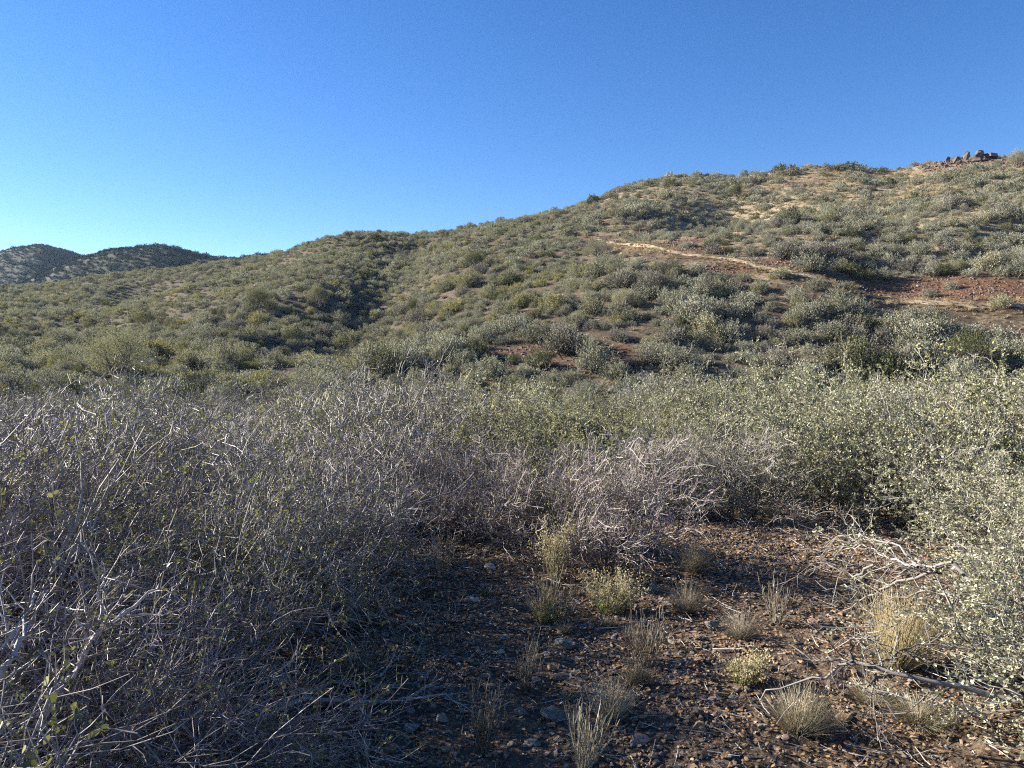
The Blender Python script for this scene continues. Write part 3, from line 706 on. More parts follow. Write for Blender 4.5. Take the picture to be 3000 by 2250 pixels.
# ---- summit outcrop boulders (photo px 3000 wide: centre x, base y, width, height)
OUT = [(2833, 462, 34, 36, 1, 'stacked squarish boulder standing up at the outcrop'), (2872, 455, 44, 34, .9, 'peaked boulder between the stacked block and the flat slab'), (2904, 452, 46, 13, 2, 'long flat dark slab lying on top of the outcrop'),
       (2779, 468, 26, 22, 1, 'small rounded boulder at the sunward end of the outcrop'), (2802, 470, 40, 24, 1, 'leaning angular boulder under the stacked block'), (2848, 486, 26, 26, 1, 'dark upright boulder below the outcrop'),
       (2812, 478, 34, 20, 1, 'tilted block low in the outcrop'), (2772, 490, 30, 20, 1, 'low boulder downhill of the outcrop'), (2796, 494, 34, 20, 1, 'broken boulder at the foot of the outcrop'), (2940, 462, 30, 12, 1, 'low flat stone beyond the dark slab'),
       (2952, 490, 26, 14, 1, 'lone dark boulder below the crest juniper'), (2760, 478, 24, 14, 1, 'small block on the ridge line'), (2742, 482, 22, 12, 1, 'knobbly stone on the ridge line before the outcrop'), (2715, 488, 26, 12, 1, 'flat stone furthest down the ridge line'),
       (2402, 482, 60, 14, 1, 'flat ledge of rock on the rounded crest'), (1493, 648, 30, 20, 1, 'dark crag on the skyline above the gully'), (1477, 650, 22, 12, 1, 'small rock beside the skyline crag'), (2860, 470, 50, 20, 1, 'broad rubble block under the peaked boulder'),
       (2888, 468, 40, 18, 1, 'wedge of rock under the flat slab'), (2834, 446, 26, 16, 1, 'cap stone on the stacked squarish boulder')]
for k, (a, b, wp, hp, fl, lb) in enumerate(OUT):
    if a > 2700:
        yc = ridge_y(P30(a, 480)[0]) - 1.5 - (b - 446) * .10; x, y = P30(a, b)[0] * yc, yc
    else: x, y = march(*P30(a, b + 6), H, 20, 300)
    sc = y / (F * 2.9297); w_, h_ = wp * sc, hp * sc
    zc = EYEZ + P30(a, b + 9 - hp / 2)[1] * y
    me = rockmesh('boulder', 500 + k, M['outcrop'], 13, 1, .9, 1, .02, box=k in (2, 14))
    o = link('boulder', me, None, (x, y, zc), 0, None); gz_ = h1(x, y)
    top_z = zc + h_ * .5; bot = zc - h_ * .6 if k in (2, 19) else min(gz_ - .3, zc - h_ * .5)
    o.location.z = (top_z + bot) / 2; fs = .6 if 14 < k < 17 else 1.0; o.scale = (w_ * .72 * fs, w_ * .62 * fs, (top_z - bot) * .84 * fs); tl = 0 if k in (2, 19) else .22; o.rotation_euler = (rng.uniform(-tl, tl), rng.uniform(-tl, tl), rng.uniform(-.4, .4))
    tag(o, lb, 'boulder', 'boulders on the skyline')

# ------------------------------------------------------------------ the near thicket
leafy = []; bare = []
for k in range(5):
    s_, l_ = shrub(40 + k, 1.02, .8, 15, 7, 6, 3, .2, .02, (0, 0, 0), .011, .0017, 17, .021, 4, spread=.72, leafy_from=.1)
    leafy.append((s_.mesh('leafy_shrub_stem', [M['bark_dark' if k % 2 else 'bark']]), [l_.mesh('leafy_shrub_foliage', [M[m_]]) for m_ in ('near_leaf', 'near_pale')] if k != 4 else [l_.mesh('leafy_shrub_foliage', [M['near_yellow']])] * 2))
for k in range(4):
    s_, l_ = shrub(60 + k, 1.0, .8, 18, 8, 7, 3, .25, .04, (0, 0, 0), .011, .0019, 2, .017, 4, spread=.72)
    bare.append((s_.mesh('bare_shrub_stem', [M['bark'] if k % 2 else M['bark_purple']]), l_.mesh('bare_shrub_foliage', [M['near_sparse']])))
# nearer, finer meshes
nearbare = []
for k in range(4):
    s_, l_ = shrub(80 + k, 1.0, .8, 20, 8, 7, 3, .27, .05, (.3, 0.03, 0), .017, .0015, [.12, .25, .35, .18][k], .018, 6, spread=.95, twig=(.55, .3, .13))
    nearbare.append((s_.mesh('near_bare_shrub_stem', [M['bark' if k in (0, 2) else 'bark_purple']]), l_.mesh('near_bare_shrub_foliage', [M['near_sparse'], ])))
def place_shrub(name, st, lf, x, y, sc, rz, cat, group, label=None, zs=1.0):
    root = link(name, None, None, (x, y, h1(x, y)), rz, (sc, sc, sc * zs)); tag(root, label, cat, group)
    link('stem', st, root)
    if lf is not None: link('foliage', lf, root)
    return root
from mathutils.geometry import intersect_point_tri_2d
CLEAR = [(-.55, .3), (-.75, 3.0), (-.95, 4.3), (-1.0, 5.6), (-.5, 6.4), (.2, 6.3), (.9, 6.75), (1.8, 6.75), (2.9, 6.5), (3.2, 5.4), (2.7, 4.5), (1.9, 3.6), (1.7, 2.5), (1.6, .3)]
def in_poly(x, y, poly):
    c = False; n = len(poly)
    for i in range(n):
        x1, y1 = poly[i]; x2, y2 = poly[(i + 1) % n]
        if (y1 > y) != (y2 > y) and x < (x2 - x1) * (y - y1) / (y2 - y1) + x1: c = not c
    return c
pc = CLEAR + [CLEAR[0]]
def dclear(x, y):
    d = float(seg_dist(np.array([x]), np.array([y]), pc)[0][0]); return -d if in_poly(x, y, CLEAR) else d
placed = []
G_BARE = 'bare twiggy shrubs of the thicket'; G_LEAF = 'leafy shrubs of the thicket'
# hero shrubs: x, y, scale, height scale, kind, variant, rz, label
HERO = [
    (-1.75, 1.75, 1.0, 1.0, 'nb', 0, .2, 'grey bare shrub nearest the camera, its long limbs leaning over the others'),
    (-1.35, 2.75, .78, .85, 'nb', 1, .1, 'grey bare shrub at the near corner of the gravel clearing'),
    (-1.5, 3.75, .85, .95, 'nb', 2, -.2, 'grey tangled shrub beside the fallen pale branches'),
    (-2.5, 2.9, 1.0, 1.0, 'nb', 3, .3, 'dense tangled grey shrub with sparse yellow-green leaves behind the nearest bare shrub'),
    (-1.55, 4.75, .95, .95, 'nb', 0, .5, 'bare shrub with arching pale limbs reaching over the clearing edge'),
    (-2.6, 4.1, 1.05, 1.0, 'nb', 1, .9, 'tall tangled bare shrub in the middle of the dark thicket'),
    (-1.5, 5.75, .85, .9, 'nb', 3, -.4, 'bare mauve-grey shrub at the far corner of the clearing'),
    (-3.5, 3.7, 1.05, 1.0, 'nb', 2, .1, 'bare shrub with brown limbs at the thicket edge nearest the hill view'),
    (-2.6, 5.3, 1.0, .95, 'nb', 2, 1.2, 'grey bare shrub behind the tall tangled one'),
    (-3.7, 5.0, 1.0, 1.0, 'nb', 0, 2.2, 'twiggy bare shrub with tiny olive leaves in the thicket'),
    (-.62, 6.45, .8, .85, 'b', 0, .1, 'mauve bare shrub bordering the clearing behind the tall dry stalks'),
    (.12, 6.15, .72, .9, 'b', 2, 1.1, 'mauve bare shrub standing behind the seed-headed plants'),
    (.66, 5.45, .78, 1.0, 'b', 2, 2.4, 'purplish bare shrub standing forward in the clearing'),
    (-1.0, 5.15, .62, .9, 'nb', 1, 2.9, 'low dark bare shrub at the clearing edge under the arching white limb'),
    (1.35, 7.15, .85, .8, 'b', 1, .5, 'dark-stemmed bare shrub at the shaded far edge of the clearing'),
    (2.1, 7.2, .9, .85, 'b', 3, 2.0, 'bare shrub with reddish twig tips at the far edge of the clearing'),
    (3.1, 7.3, 1.0, .95, 'l', 1, .4, 'leafy shrub casting deep shade behind the dead white branches'),
    (3.75, 6.4, 1.0, 1.0, 'l', 2, 1.7, 'leafy grey-green shrub beyond the dead white branches'),
]
lab_items = []
for (x, y, sc, zs, kd_, v, rz, lb) in HERO:
    if kd_ == 'nb': place_shrub('bare_shrub', *nearbare[v], x, y, sc, rz, 'shrub', G_BARE, lb, zs)
    elif kd_ == 'b': place_shrub('bare_shrub', *bare[v], x, y, sc, rz, 'shrub', G_BARE, lb, zs)
    else: place_shrub('leafy_shrub', leafy[v][0], leafy[v][1][1], x, y, sc, rz, 'shrub', G_LEAF, lb, zs)
    placed.append((x, y, .75 * sc))
# big pale leafy shrub close by on the right
s_, l_ = shrub(5, 1.0, .8, 16, 9, 8, 4, .22, .02, (-.15, -.05, 0), .015, .0013, 14, .0145, 6, spread=1.15, twig=(.5, .27, .11))
place_shrub('leafy_shrub', s_.mesh('close_shrub_stem', [M['deadwood']]), l_.mesh('close_shrub_foliage', [M['near_pale']]), 2.62, 2.85, 1.0, 0, 'shrub', G_LEAF, 'pale leafy shrub with tiny round leaves, closest to the camera beside the clearing', .76)
s_, l_ = shrub(6, 1.0, .8, 16, 9, 7, 4, .22, .02, (-.1, -.1, 0), .014, .0013, 18, .0155, 4, spread=1.1, twig=(.5, .27, .11))
sm, lm_ = s_.mesh('close_shrub_stem', [M['bark']]), l_.mesh('close_shrub_foliage', [M['near_pale']])
place_shrub('leafy_shrub', sm, lm_, 3.35, 4.2, .95, 1.1, 'shrub', G_LEAF, 'pale leafy shrub just behind the closest one', .8)
place_shrub('leafy_shrub', sm, lm_, 3.8, 5.35, 1.0, 2.7, 'shrub', G_LEAF, 'leafy shrub third from the camera along the clearing edge', .82)
placed += [(2.62, 3.05, .8), (3.35, 4.2, .8), (3.8, 5.35, .8)]
# fill of the thicket
r = np.random.default_rng(33); cnt = 0
tries = r.random((9000, 3))
for (a, b, c) in tries:
    y = 2.0 + 25.0 * a ** .62; x = (b * 2 - 1) * (.78 * y + 1.2)
    if x > 0 and y < 5.5 and x < 3.4: continue
    if dclear(x, y) < .75: continue
    gap = (.84 + .034 * y) * (.8 + .4 * c)
    if any((x - p[0]) ** 2 + (y - p[1]) ** 2 < (gap + .0) ** 2 for p in placed[-400:]): continue
    if abs(x) > .70 * y + .9: continue
    nz = float(fbm(np.array([x / 3.5]), np.array([y / 3.5]), 91, 2)[0]) + .25 * r.normal() + .05 * x
    sc = .70 + .62 * r.random() ** 1.4; rz = r.random() * 6.28; zs = .78 + .32 * r.random()
    placed.append((x, y, .7)); cnt += 1
    tall = y > 7.5 and x > -.5 and r.random() < .14
    if tall: sc *= 1.12; zs *= 1.0
    leafp = nz > (.05 if x < -.3 * y else -.22)
    if leafp:
        v = int(r.integers(0, 5)); w = int(r.integers(0, 2)); root = place_shrub('leafy_shrub', leafy[v][0], leafy[v][1][w], x, y, sc, rz, 'shrub', G_LEAF, None, zs)
        ds = 'tall leafy shrub' if tall else 'yellow-green leafy shrub' if v == 4 else ('pale leafy shrub' if w else 'green leafy shrub')
    else:
        v = int(r.integers(0, 4)); root = place_shrub('bare_shrub', *bare[v], x, y, sc, rz, 'shrub', G_BARE, None, zs)
        ds = 'tall bare shrub' if tall else 'bare grey shrub' if v % 2 else 'bare mauve shrub'
    lab_items.append([root, x, y, ds])
print('thicket', cnt)
TM = [('the purplish forward shrub', .62, 5.95), ('the tall tangled bare shrub', -2.6, 4.1), ('the close pale shrub', 2.32, 2.95), ('the shaded clearing edge', 2.1, 7.2), ('the dead white branches', 3.75, 6.4),
      ('the tall stalks by the clearing', -.65, 6.75), ('the thicket crest below the wispy juniper', -7, 22), ('the thicket crest below the gully', -2, 22), ('the thicket crest below the dirt track', 8, 22),
      ('the thicket crest below the scree bank', 14, 22), ('the thicket middle below the gully', -2.5, 13), ('the thicket middle below the track', 5, 13), ('the thicket middle under the scree bank', 9, 14), ('the sunward thicket middle', -7.5, 13),
      ('the hollow behind the mauve shrubs', 0, 9.5), ('the hollow behind the shaded edge', 4.5, 9.5), ('the sunward tangle', -5, 8.5)]
auto_label(lab_items, TM, 'beyond', 'in front of', 'sunward of', 'shadeward of')

# tall bare whips rising out of the thicket
for k, (a, b, dep, hgt, lb) in enumerate([(2180, 1310, 9.5, 1.0, 'tall forked dead shrub rising above the leafy thicket'), (2640, 1250, 9.0, .7, 'pale dead shrub poking out of the thicket crest'), (1980, 1290, 10.0, .6, 'thin dead shrub with upright white twigs'),
                                          (-60, 1330, 3.0, .22, 'dead pale branches sticking up at the thicket edge, nearest the camera')]):
    p = W30(a, b, dep); r2 = np.random.default_rng(70 + k); z0 = h1(p[0], p[1]); n = 5
    P = grow(np.stack([p[0] + r2.normal(0, .1, n), np.full(n, p[1]), np.full(n, z0 - .05)], 1) - [p[0], p[1], z0], np.stack([r2.normal(0, .25, n), r2.normal(0, .2, n), np.ones(n)], 1), (p[2] - z0) + hgt * (.5 + .5 * r2.random(n)), 11, .16, .06, r2)
    R1 = taper(n, 11, .014, .003); g = Geo(); g.add(*tubes(P, R1, 5, r2.random(n)))
    s_, d_, ra = sprout(P, R1, 8, .45, .7, r2); P2 = grow(s_, d_, .35 * (.5 + r2.random(len(s_))), 5, .2, .08, r2); R2 = taper(len(s_), 5, ra * .6, .002); g.add(*tubes(P2, R2, 4, r2.random(len(s_))))
    s_, d_, ra = sprout(P2, R2, 3, .2, .8, r2); P3 = grow(s_, d_, .13 * (.5 + r2.random(len(s_))), 3, .2, .05, r2); g.add(*tubes(P3, taper(len(s_), 3, .002, .0012), 3, r2.random(len(s_))))
    o = link('dead_shrub', g.mesh('dead_shrub', [M['deadwood']]), None, (p[0], p[1], z0)); tag(o, lb, 'dead shrub', 'dead shrubs in the thicket')

# ------------------------------------------------------------------ dead limbs and fallen branches
def limb(name, paths, r0, label, seed, twigs=6, tl=.16, mat='deadwood', cat='branch', group='dead branches around the clearing'):
    """paths: list of lists of world points; all one object, twigs included"""
    r2 = np.random.default_rng(seed); g = Geo(); o0 = np.array(paths[0][0])
    for q, pts in enumerate(paths):
        pts = np.array(pts); c = np.concatenate([[0], np.cumsum(np.linalg.norm(np.diff(pts, axis=0), axis=1))]); K = 16; sv = np.linspace(0, c[-1], K)
        P = np.stack([np.interp(sv, c, pts[:, i]) for i in range(3)], 1)[None]; P[:, 1:-1] += r2.normal(0, .007, (1, K - 2, 3)); P = P - o0
        rr_ = r0 * (1 if q == 0 else .6); R1 = taper(1, K, rr_, rr_ * .22); g.add(*tubes(P, R1, 7, r2.random(1)))
        s_, d_, ra = sprout(P, R1, twigs, .15, .8, r2); P2 = grow(s_, d_, tl * (.4 + r2.random(len(s_))), 5, .2, .03, r2); R2 = taper(len(s_), 5, np.maximum(ra * .55, .002), .0014); g.add(*tubes(P2, R2, 4, r2.random(len(s_))))
        s_, d_, ra = sprout(P2, R2, 3, .2, .8, r2); P3 = grow(s_, d_, tl * .45 * (.4 + r2.random(len(s_))), 3, .2, 0, r2); g.add(*tubes(P3, taper(len(s_), 3, .0016, .001), 3, r2.random(len(s_))))
    return tag(link(name, g.mesh(name, [M[mat]], True), None, tuple(o0)), label, cat, group)
def wp(lst, d0, d1):
    n = len(lst); return [W30(a, b, d0 + (d1 - d0) * i / max(n - 1, 1)) for i, (a, b) in enumerate(lst)]
limb('dead_branch', [wp([(2840, 1700), (2791, 1647), (2690, 1690), (2620, 1712), (2540, 1745), (2470, 1790)], 3.6, 4.0), wp([(2791, 1647), (2690, 1660), (2640, 1600), (2560, 1568), (2490, 1560), (2420, 1600)], 3.6, 4.3),
                     wp([(2690, 1660), (2610, 1640), (2530, 1600), (2470, 1610)], 3.8, 4.3), wp([(2560, 1655), (2500, 1690), (2430, 1655), (2370, 1650)], 4.0, 4.4), wp([(2830, 1740), (2720, 1730), (2610, 1760), (2500, 1720)], 3.6, 3.9)],
     .013, 'white dead branch arching out of the pale shrub over the shaded ground', 1, 9, .2)
limb('dead_branch', [wp([(2960, 2050), (2836, 2020), (2720, 1995), (2633, 1975), (2560, 1955), (2506, 1943), (2430, 1975), (2340, 2000), (2250, 2025), (2226, 2055)], 2.9, 3.3), wp([(2506, 1943), (2430, 1925), (2360, 1925)], 3.1, 3.2),
                     wp([(2500, 1943), (2490, 1890), (2500, 1850)], 3.1, 3.1), wp([(2620, 1975), (2550, 1995), (2530, 2020), (2600, 2040)], 3.1, 2.95), wp([(2560, 1955), (2650, 1900), (2740, 1880)], 3.15, 3.2)],
     .012, 'thick dark dead limb lying low across the gravel from the pale shrub', 2, 9, .2, 'bark_dark')
def gpath(lst, lift=.02):
    out = []
    for i, (a, b) in enumerate(lst):
        x, y = ground30(a, b); out.append(np.array([x, y, h1(x, y) + lift * (1 + .6 * math.sin(i * 1.7))]))
    return out
limb('fallen_branch', [gpath([(820, 2110), (900, 2098), (1000, 2092), (1131, 2088), (1194, 2103), (1316, 2088), (1389, 2124)], .035), gpath([(1194, 2103), (1260, 2080), (1330, 2062)], .05), gpath([(1000, 2092), (1060, 2130), (1100, 2180)], .03)],
     .012, 'long pale fallen branch lying flat on the gravel', 3, 7, .15)
limb('fallen_branch', [gpath([(850, 2085), (1000, 2065), (1113, 2049), (1217, 2038), (1270, 2026)], .05), gpath([(1113, 2049), (1150, 2010), (1190, 1985)], .07)], .011, 'pale fallen branch just behind the longest one', 4, 7, .13)
limb('fallen_branch', [gpath([(1160, 1882), (1230, 1868), (1280, 1838), (1292, 1803)], .05), gpath([(1280, 1838), (1320, 1832), (1345, 1845)], .04)], .006, 'short forked grey branch on the gravel beside the thicket', 5, 4, .08)
limb('fallen_branch', [gpath([(1050, 1830), (1140, 1790), (1194, 1762), (1226, 1742)], .08)], .007, 'thin bent white branch near the thicket corner', 6, 6, .1)
limb('dead_branch', [wp([(-60, 2050), (60, 1900), (85, 1790), (100, 1740)], 2.0, 2.2), wp([(60, 1900), (20, 1830), (0, 1760)], 2.1, 2.2)], .012, 'thick pale limb curving up out of the nearest bare shrub', 7, 8, .2, 'bark')
limb('dead_branch', [wp([(120, 2130), (220, 1950), (300, 1840), (400, 1780), (500, 1650)], 2.3, 2.6), wp([(300, 1840), (290, 1720), (300, 1640)], 2.45, 2.5), wp([(220, 1950), (360, 1880), (470, 1800)], 2.4, 2.6)], .012, 'long pale limb slanting up through the dark thicket', 8, 10, .2, 'bark')
limb('dead_branch', [wp([(380, 2260), (520, 2160), (640, 2060), (720, 2010), (830, 1990)], 2.6, 2.9), wp([(640, 2060), (700, 2000), (790, 1980)], 2.75, 2.85), wp([(520, 2160), (560, 2060), (620, 2000)], 2.7, 2.75)], .009, 'slender pale limb slanting up beside the clearing corner', 9, 9, .18, 'bark')
limb('dead_branch', [wp([(560, 2290), (650, 2150), (760, 2060), (790, 1990)], 2.7, 3.0), wp([(700, 2105), (740, 2120), (770, 2130)], 2.8, 2.8)], .008, 'forked bare limb standing at the clearing corner', 10, 8, .14)
limb('dead_branch', [wp([(830, 1700), (930, 1590), (1010, 1560), (1120, 1540), (1230, 1470), (1330, 1440)], 4.6, 5.0), wp([(1010, 1560), (1080, 1480), (1130, 1400), (1160, 1340)], 4.7, 5.0), wp([(930, 1590), (960, 1480), (1000, 1380)], 4.6, 4.9), wp([(1060, 1550), (1150, 1590), (1160, 1660)], 4.7, 4.8)],
     .014, 'arching white limb spreading over the far corner of the clearing', 11, 12, .3)

# ------------------------------------------------------------------ grasses and small plants on the clearing
def plant(name, px, py, label, cat, build, group):
    x, y = ground30(px, py); o = None
    k = 1.0 * y / (F * 2.9297)      # metres per photo pixel there
    root = link(name, None, None, (x, y, h1(x, y))); tag(root, label, cat, group)
    build(root, k); return root
def bun(w, h, n, mat, seed, sprd=1.0, width=.0016, curve=-.07):
    n = int(n * 2.1)
    def f(root, k):
        g, P, r2 = tuft(seed, n, h * k * 1.12, sprd * (w / 2) / h * 1.3, width, curve, w * k * .13)
        link('blades', g.mesh('grass_blades', [M[mat]]), root)
        n2 = n // 3; g2, _, _ = tuft(seed + 500, n2, h * k * .5, sprd * 1.2 * (w / 2) / h * 1.6, width, -.15, w * k * .2)
        link('thatch', g2.mesh('grass_thatch', [M['greystraw']]), root)
    return f
def stalks(w, h, n, mat, seed, green=0, seedh=0, side=4):
    n = int(n * .7)
    def f(root, k):
        r2 = np.random.default_rng(seed); a = r2.random(n) * 6.283; q = r2.random(n) ** .5
        S = np.stack([np.cos(a) * w * k * .12 * q, np.sin(a) * w * k * .12 * q, np.full(n, -.01)], 1); sp_ = (w / 2) / h * 1.0
        D = np.stack([np.cos(a) * sp_ * q, np.sin(a) * sp_ * q, np.ones(n)], 1) + .06 * r2.normal(size=(n, 3))
        D = D + (r2.normal(0, .12), r2.normal(0, .12), 0); P = grow(S, D, h * k * (.35 + .75 * r2.random(n)), 5, .10, .03, r2); R1 = taper(n, 5, .0018, .0011); g = Geo(); g.add(*tubes(P, R1, 3, r2.random(n)))
        s_, d_, ra = sprout(P, R1, side, .35, .35, r2); P2 = grow(s_, d_, h * k * .28 * (.4 + .8 * r2.random(len(s_))), 4, .06, .08, r2); g.add(*tubes(P2, taper(len(s_), 4, .0013, .0008), 3, r2.random(len(s_))))
        link('stalk', g.mesh('stalks', [M[mat]]), root)
        if green:
            s_, d_, _ = sprout(P, R1, green, .02, .6, r2, .6); lf = Geo(); lf.add(*leaves(s_, d_ + [0, 0, .5], .022 * (.6 + .8 * r2.random(len(s_))), 4, .22, None, r2)); link('foliage', lf.mesh('green_leaves', [M['fresh']]), root)
        if seedh:
            e = P2[:, -1]; idx = np.repeat(np.arange(len(e)), seedh); c = e[idx] + .012 * r2.normal(size=(len(idx), 3)); lf = Geo(); lf.add(*leaves(c, r2.normal(size=c.shape) + [0, 0, .8], .010 * (.6 + .8 * r2.random(len(c))), 6, .7, None, r2))
            link('seed_head', lf.mesh('seed_heads', [M['seed']]), root)
    return f
GT = 'grass tufts on the clearing'; GS = 'dry stalk plants on the clearing'
plant('grass_tuft', 2339, 2168, 'dense pale straw tuft standing alone on lit gravel', 'grass tuft', bun(185, 130, 650, 'straw', 1), GT)
plant('grass_tuft', 1787, 2140, 'bushy dry tuft beside the pinkish stone', 'grass tuft', bun(120, 125, 320, 'straw', 2), GT)
plant('grass_tuft', 1854, 2030, 'fine curly dry tuft just behind the bushy one', 'grass tuft', bun(90, 90, 240, 'greystraw', 3), GT)
plant('grass_tuft', 2167, 1890, 'arching dry tuft with blades falling shadeward beside a green-grey stone', 'grass tuft', bun(130, 90, 220, 'greystraw', 4), GT)
plant('grass_tuft', 1655, 1868, 'tiny straw tuft at the foot of the seed-headed plant', 'grass tuft', bun(50, 40, 90, 'straw', 5), GT)
plant('grass_tuft', 1778, 1850, 'small cream tuft in front of the green seed-headed plant', 'grass tuft', bun(50, 36, 130, 'straw', 6), GT)
plant('grass_tuft', 2035, 1690, 'pale tuft at the sunny edge of the bare ground beyond the purplish shrub', 'grass tuft', bun(110, 100, 260, 'straw', 7), GT)
plant('grass_tuft', 2010, 1815, 'dark grey tuft in the shade of the clearing', 'grass tuft', bun(110, 100, 220, 'greystraw', 8), GT)
plant('grass_tuft', 2620, 1985, 'tall golden grass clump under the pale shrub', 'grass tuft', bun(200, 230, 420, 'gold', 9, .8, .0023, -.02), GT)
plant('grass_tuft', 2690, 2130, 'wide sprawling grey-gold grass at the foot of the pale shrub', 'grass tuft', bun(280, 80, 520, 'straw', 10), GT)
plant('grass_tuft', 2560, 2080, 'flattened dry grass under the thick dead limb', 'grass tuft', bun(200, 80, 320, 'straw', 11), GT)
plant('grass_tuft', 1080, 1860, 'wispy grey grass leaning out of the thicket corner', 'grass tuft', bun(150, 140, 420, 'greystraw', 12, .9), GT)
plant('grass_tuft', 640, 2240, 'thin grey grass at the near edge of the clearing by the forked limb', 'grass tuft', bun(140, 170, 260, 'greystraw', 14), GT)
plant('grass_tuft', 1490, 2010, 'small frosty grey cushion plant between gravel stones', 'grass tuft', bun(60, 26, 150, 'greystraw', 15), GT)
plant('grass_tuft', 1668, 2070, 'bluish white cushion plant on the gravel', 'grass tuft', bun(56, 24, 150, 'straw', 16), GT)
plant('dry_stalks', 1296, 1712, 'tall thin dry stalks at the far edge of the gravel', 'plant', stalks(110, 150, 34, 'straw', 21), GS)
plant('dry_stalks', 1542, 2045, 'upright dry stalks in the middle of the shaded gravel', 'plant', stalks(90, 170, 46, 'greystraw', 22), GS)
plant('dry_stalks', 1890, 1965, 'broad broom of dry stalks beside the fine curly tuft', 'plant', stalks(170, 150, 90, 'greystraw', 23), GS)
plant('dry_stalks', 1416, 2235, 'tall dry stalks in front of the fallen branches', 'plant', stalks(110, 190, 60, 'greystraw', 24), GS)
plant('dry_stalks', 1705, 2290, 'dry stalks at the near edge of the gravel by the large green-grey stone', 'plant', stalks(130, 200, 60, 'straw', 25), GS)
plant('dry_stalks', 2271, 1842, 'dark dry stalks standing in the lit gravel', 'plant', stalks(100, 130, 50, 'greystraw', 27), GS)
plant('rabbitbrush', 1600, 1838, 'broom-like plant with green base and fan of dry stalks', 'plant', stalks(180, 150, 110, 'straw', 31, 7), 'green based plants with cream seed heads')
plant('rabbitbrush', 1791, 1812, 'low green plant topped with cream seed heads', 'plant', stalks(210, 120, 110, 'straw', 32, 12, 9), 'green based plants with cream seed heads')
plant('rabbitbrush', 1625, 1715, 'tall plant with cream seed heads in front of the purplish shrub', 'plant', stalks(100, 190, 70, 'straw', 33, 2, 9), 'green based plants with cream seed heads')
plant('rabbitbrush', 1640, 1600, 'yellowish seed-headed plant growing up through the bare shrub', 'plant', stalks(90, 190, 60, 'straw', 34, 2, 9), 'green based plants with cream seed heads')
plant('rabbitbrush', 2181, 2025, 'low spreading plant with green base near the thick dead limb', 'plant', stalks(150, 90, 90, 'straw', 35, 10, 6), 'green based plants with cream seed heads')
plant('rabbitbrush', 1045, 2045, 'dark green feathery plant in shade behind the fallen branches', 'plant', stalks(170, 130, 130, 'greystraw', 36, 16), 'green based plants with cream seed heads')
plant('rabbitbrush', 1420, 1760, 'tiny green sprig beside the tilted pale slab', 'plant', stalks(30, 40, 14, 'greystraw', 37, 8), 'green based plants with cream seed heads')

# ------------------------------------------------------------------ stones on the clearing
STONES = [(1475, 1892, 50, 26, 'teal', 'flat grey-green stone in the middle of the gravel'), (1658, 1920, 82, 38, 'teal', 'wide dark flat stone behind the upright stalks'), (1233, 1902, 52, 20, 'teal', 'flat pale green-grey stone beside the short forked branch'),
          (1384, 1786, 52, 32, 'pale', 'tilted pale slab at the far side of the gravel'), (1440, 1778, 28, 16, 'pink', 'small block beside the tilted pale slab'), (1642, 2010, 72, 24, 'dark', 'long dark reddish stone by the upright stalks'),
          (1436, 2046, 50, 32, 'brown', 'brown angular stone leaning behind the fallen branch tip'), (1619, 2145, 84, 68, 'teal', 'largest stone, green-grey and brown, in front of the bushy tuft'), (1872, 2212, 64, 46, 'pink', 'pinkish pale rounded stone at the near edge'),
          (1524, 2120, 54, 28, 'teal', 'green-grey stone just sunward of the largest stone'), (1479, 2165, 50, 36, 'dark', 'purplish dark stone beside the dry stalks'), (1203, 2172, 78, 40, 'grey', 'blue-grey slab below the fallen branches'),
          (1294, 2150, 48, 52, 'grey', 'upright slate stone beside the blue-grey slab'), (1135, 2232, 64, 44, 'brown', 'brown stone at the near edge below the blue-grey slab'), (1068, 2228, 56, 46, 'teal', 'dark green-grey stone in the near shaded corner'),
          (1330, 2246, 32, 22, 'pink', 'small pale round stone at the near edge'), (1434, 1690, 42, 34, 'pale', 'pale lichen-covered stone at the far edge of the gravel'), (1913, 1768, 52, 66, 'teal', 'tall lichen-grey stone behind the low seed-headed plant'),
          (2086, 1868, 48, 46, 'teal', 'green-grey stone beside the arching dry tuft'), (2043, 2120, 56, 30, 'dark', 'dark brown wedge stone in the lit gravel'), (2045, 2170, 50, 44, 'ochre', 'orange-brown block in the lit gravel'), (2221, 1672, 36, 22, 'ochre', 'ochre stone at the far edge of the bare ground'),
          (2475, 2138, 60, 36, 'ochre', 'orange-brown stone shadeward of the dense pale tuft'), (2330, 1688, 32, 20, 'ochre', 'small ochre stone on the open bare ground'), (2149, 2075, 44, 22, 'grey', 'flat grey stone behind the orange-brown block'),
          (1560, 2212, 56, 30, 'grey', 'flat purplish grey stone in front of the largest stone'), (1970, 1905, 30, 20, 'pale', 'pale stone at the edge of the lit gravel'), (2390, 2190, 30, 22, 'teal', 'pale green stone in front of the dense pale tuft'),
          (2230, 2160, 30, 22, 'teal', 'small green-grey stone sunward of the dense pale tuft'), (1625, 1700, 20, 14, 'grey', 'small grey stone under the tall seed-headed plant'), (2050, 1960, 36, 20, 'ochre', 'ochre chip in the lit gravel band'), (1345, 1900, 40, 26, 'dark', 'dark brown stone in the shaded gravel centre'),
          (1370, 1960, 44, 20, 'ochre', 'tan flat stone behind the brown angular one'), (1460, 1935, 44, 16, 'pale', 'thin pale slab below the flat grey-green stone'), (1310, 2225, 50, 18, 'ochre', 'tan curved slab at the near edge by the tall stalks'), (2140, 1985, 34, 20, 'pink', 'pink stone behind the low spreading plant')]
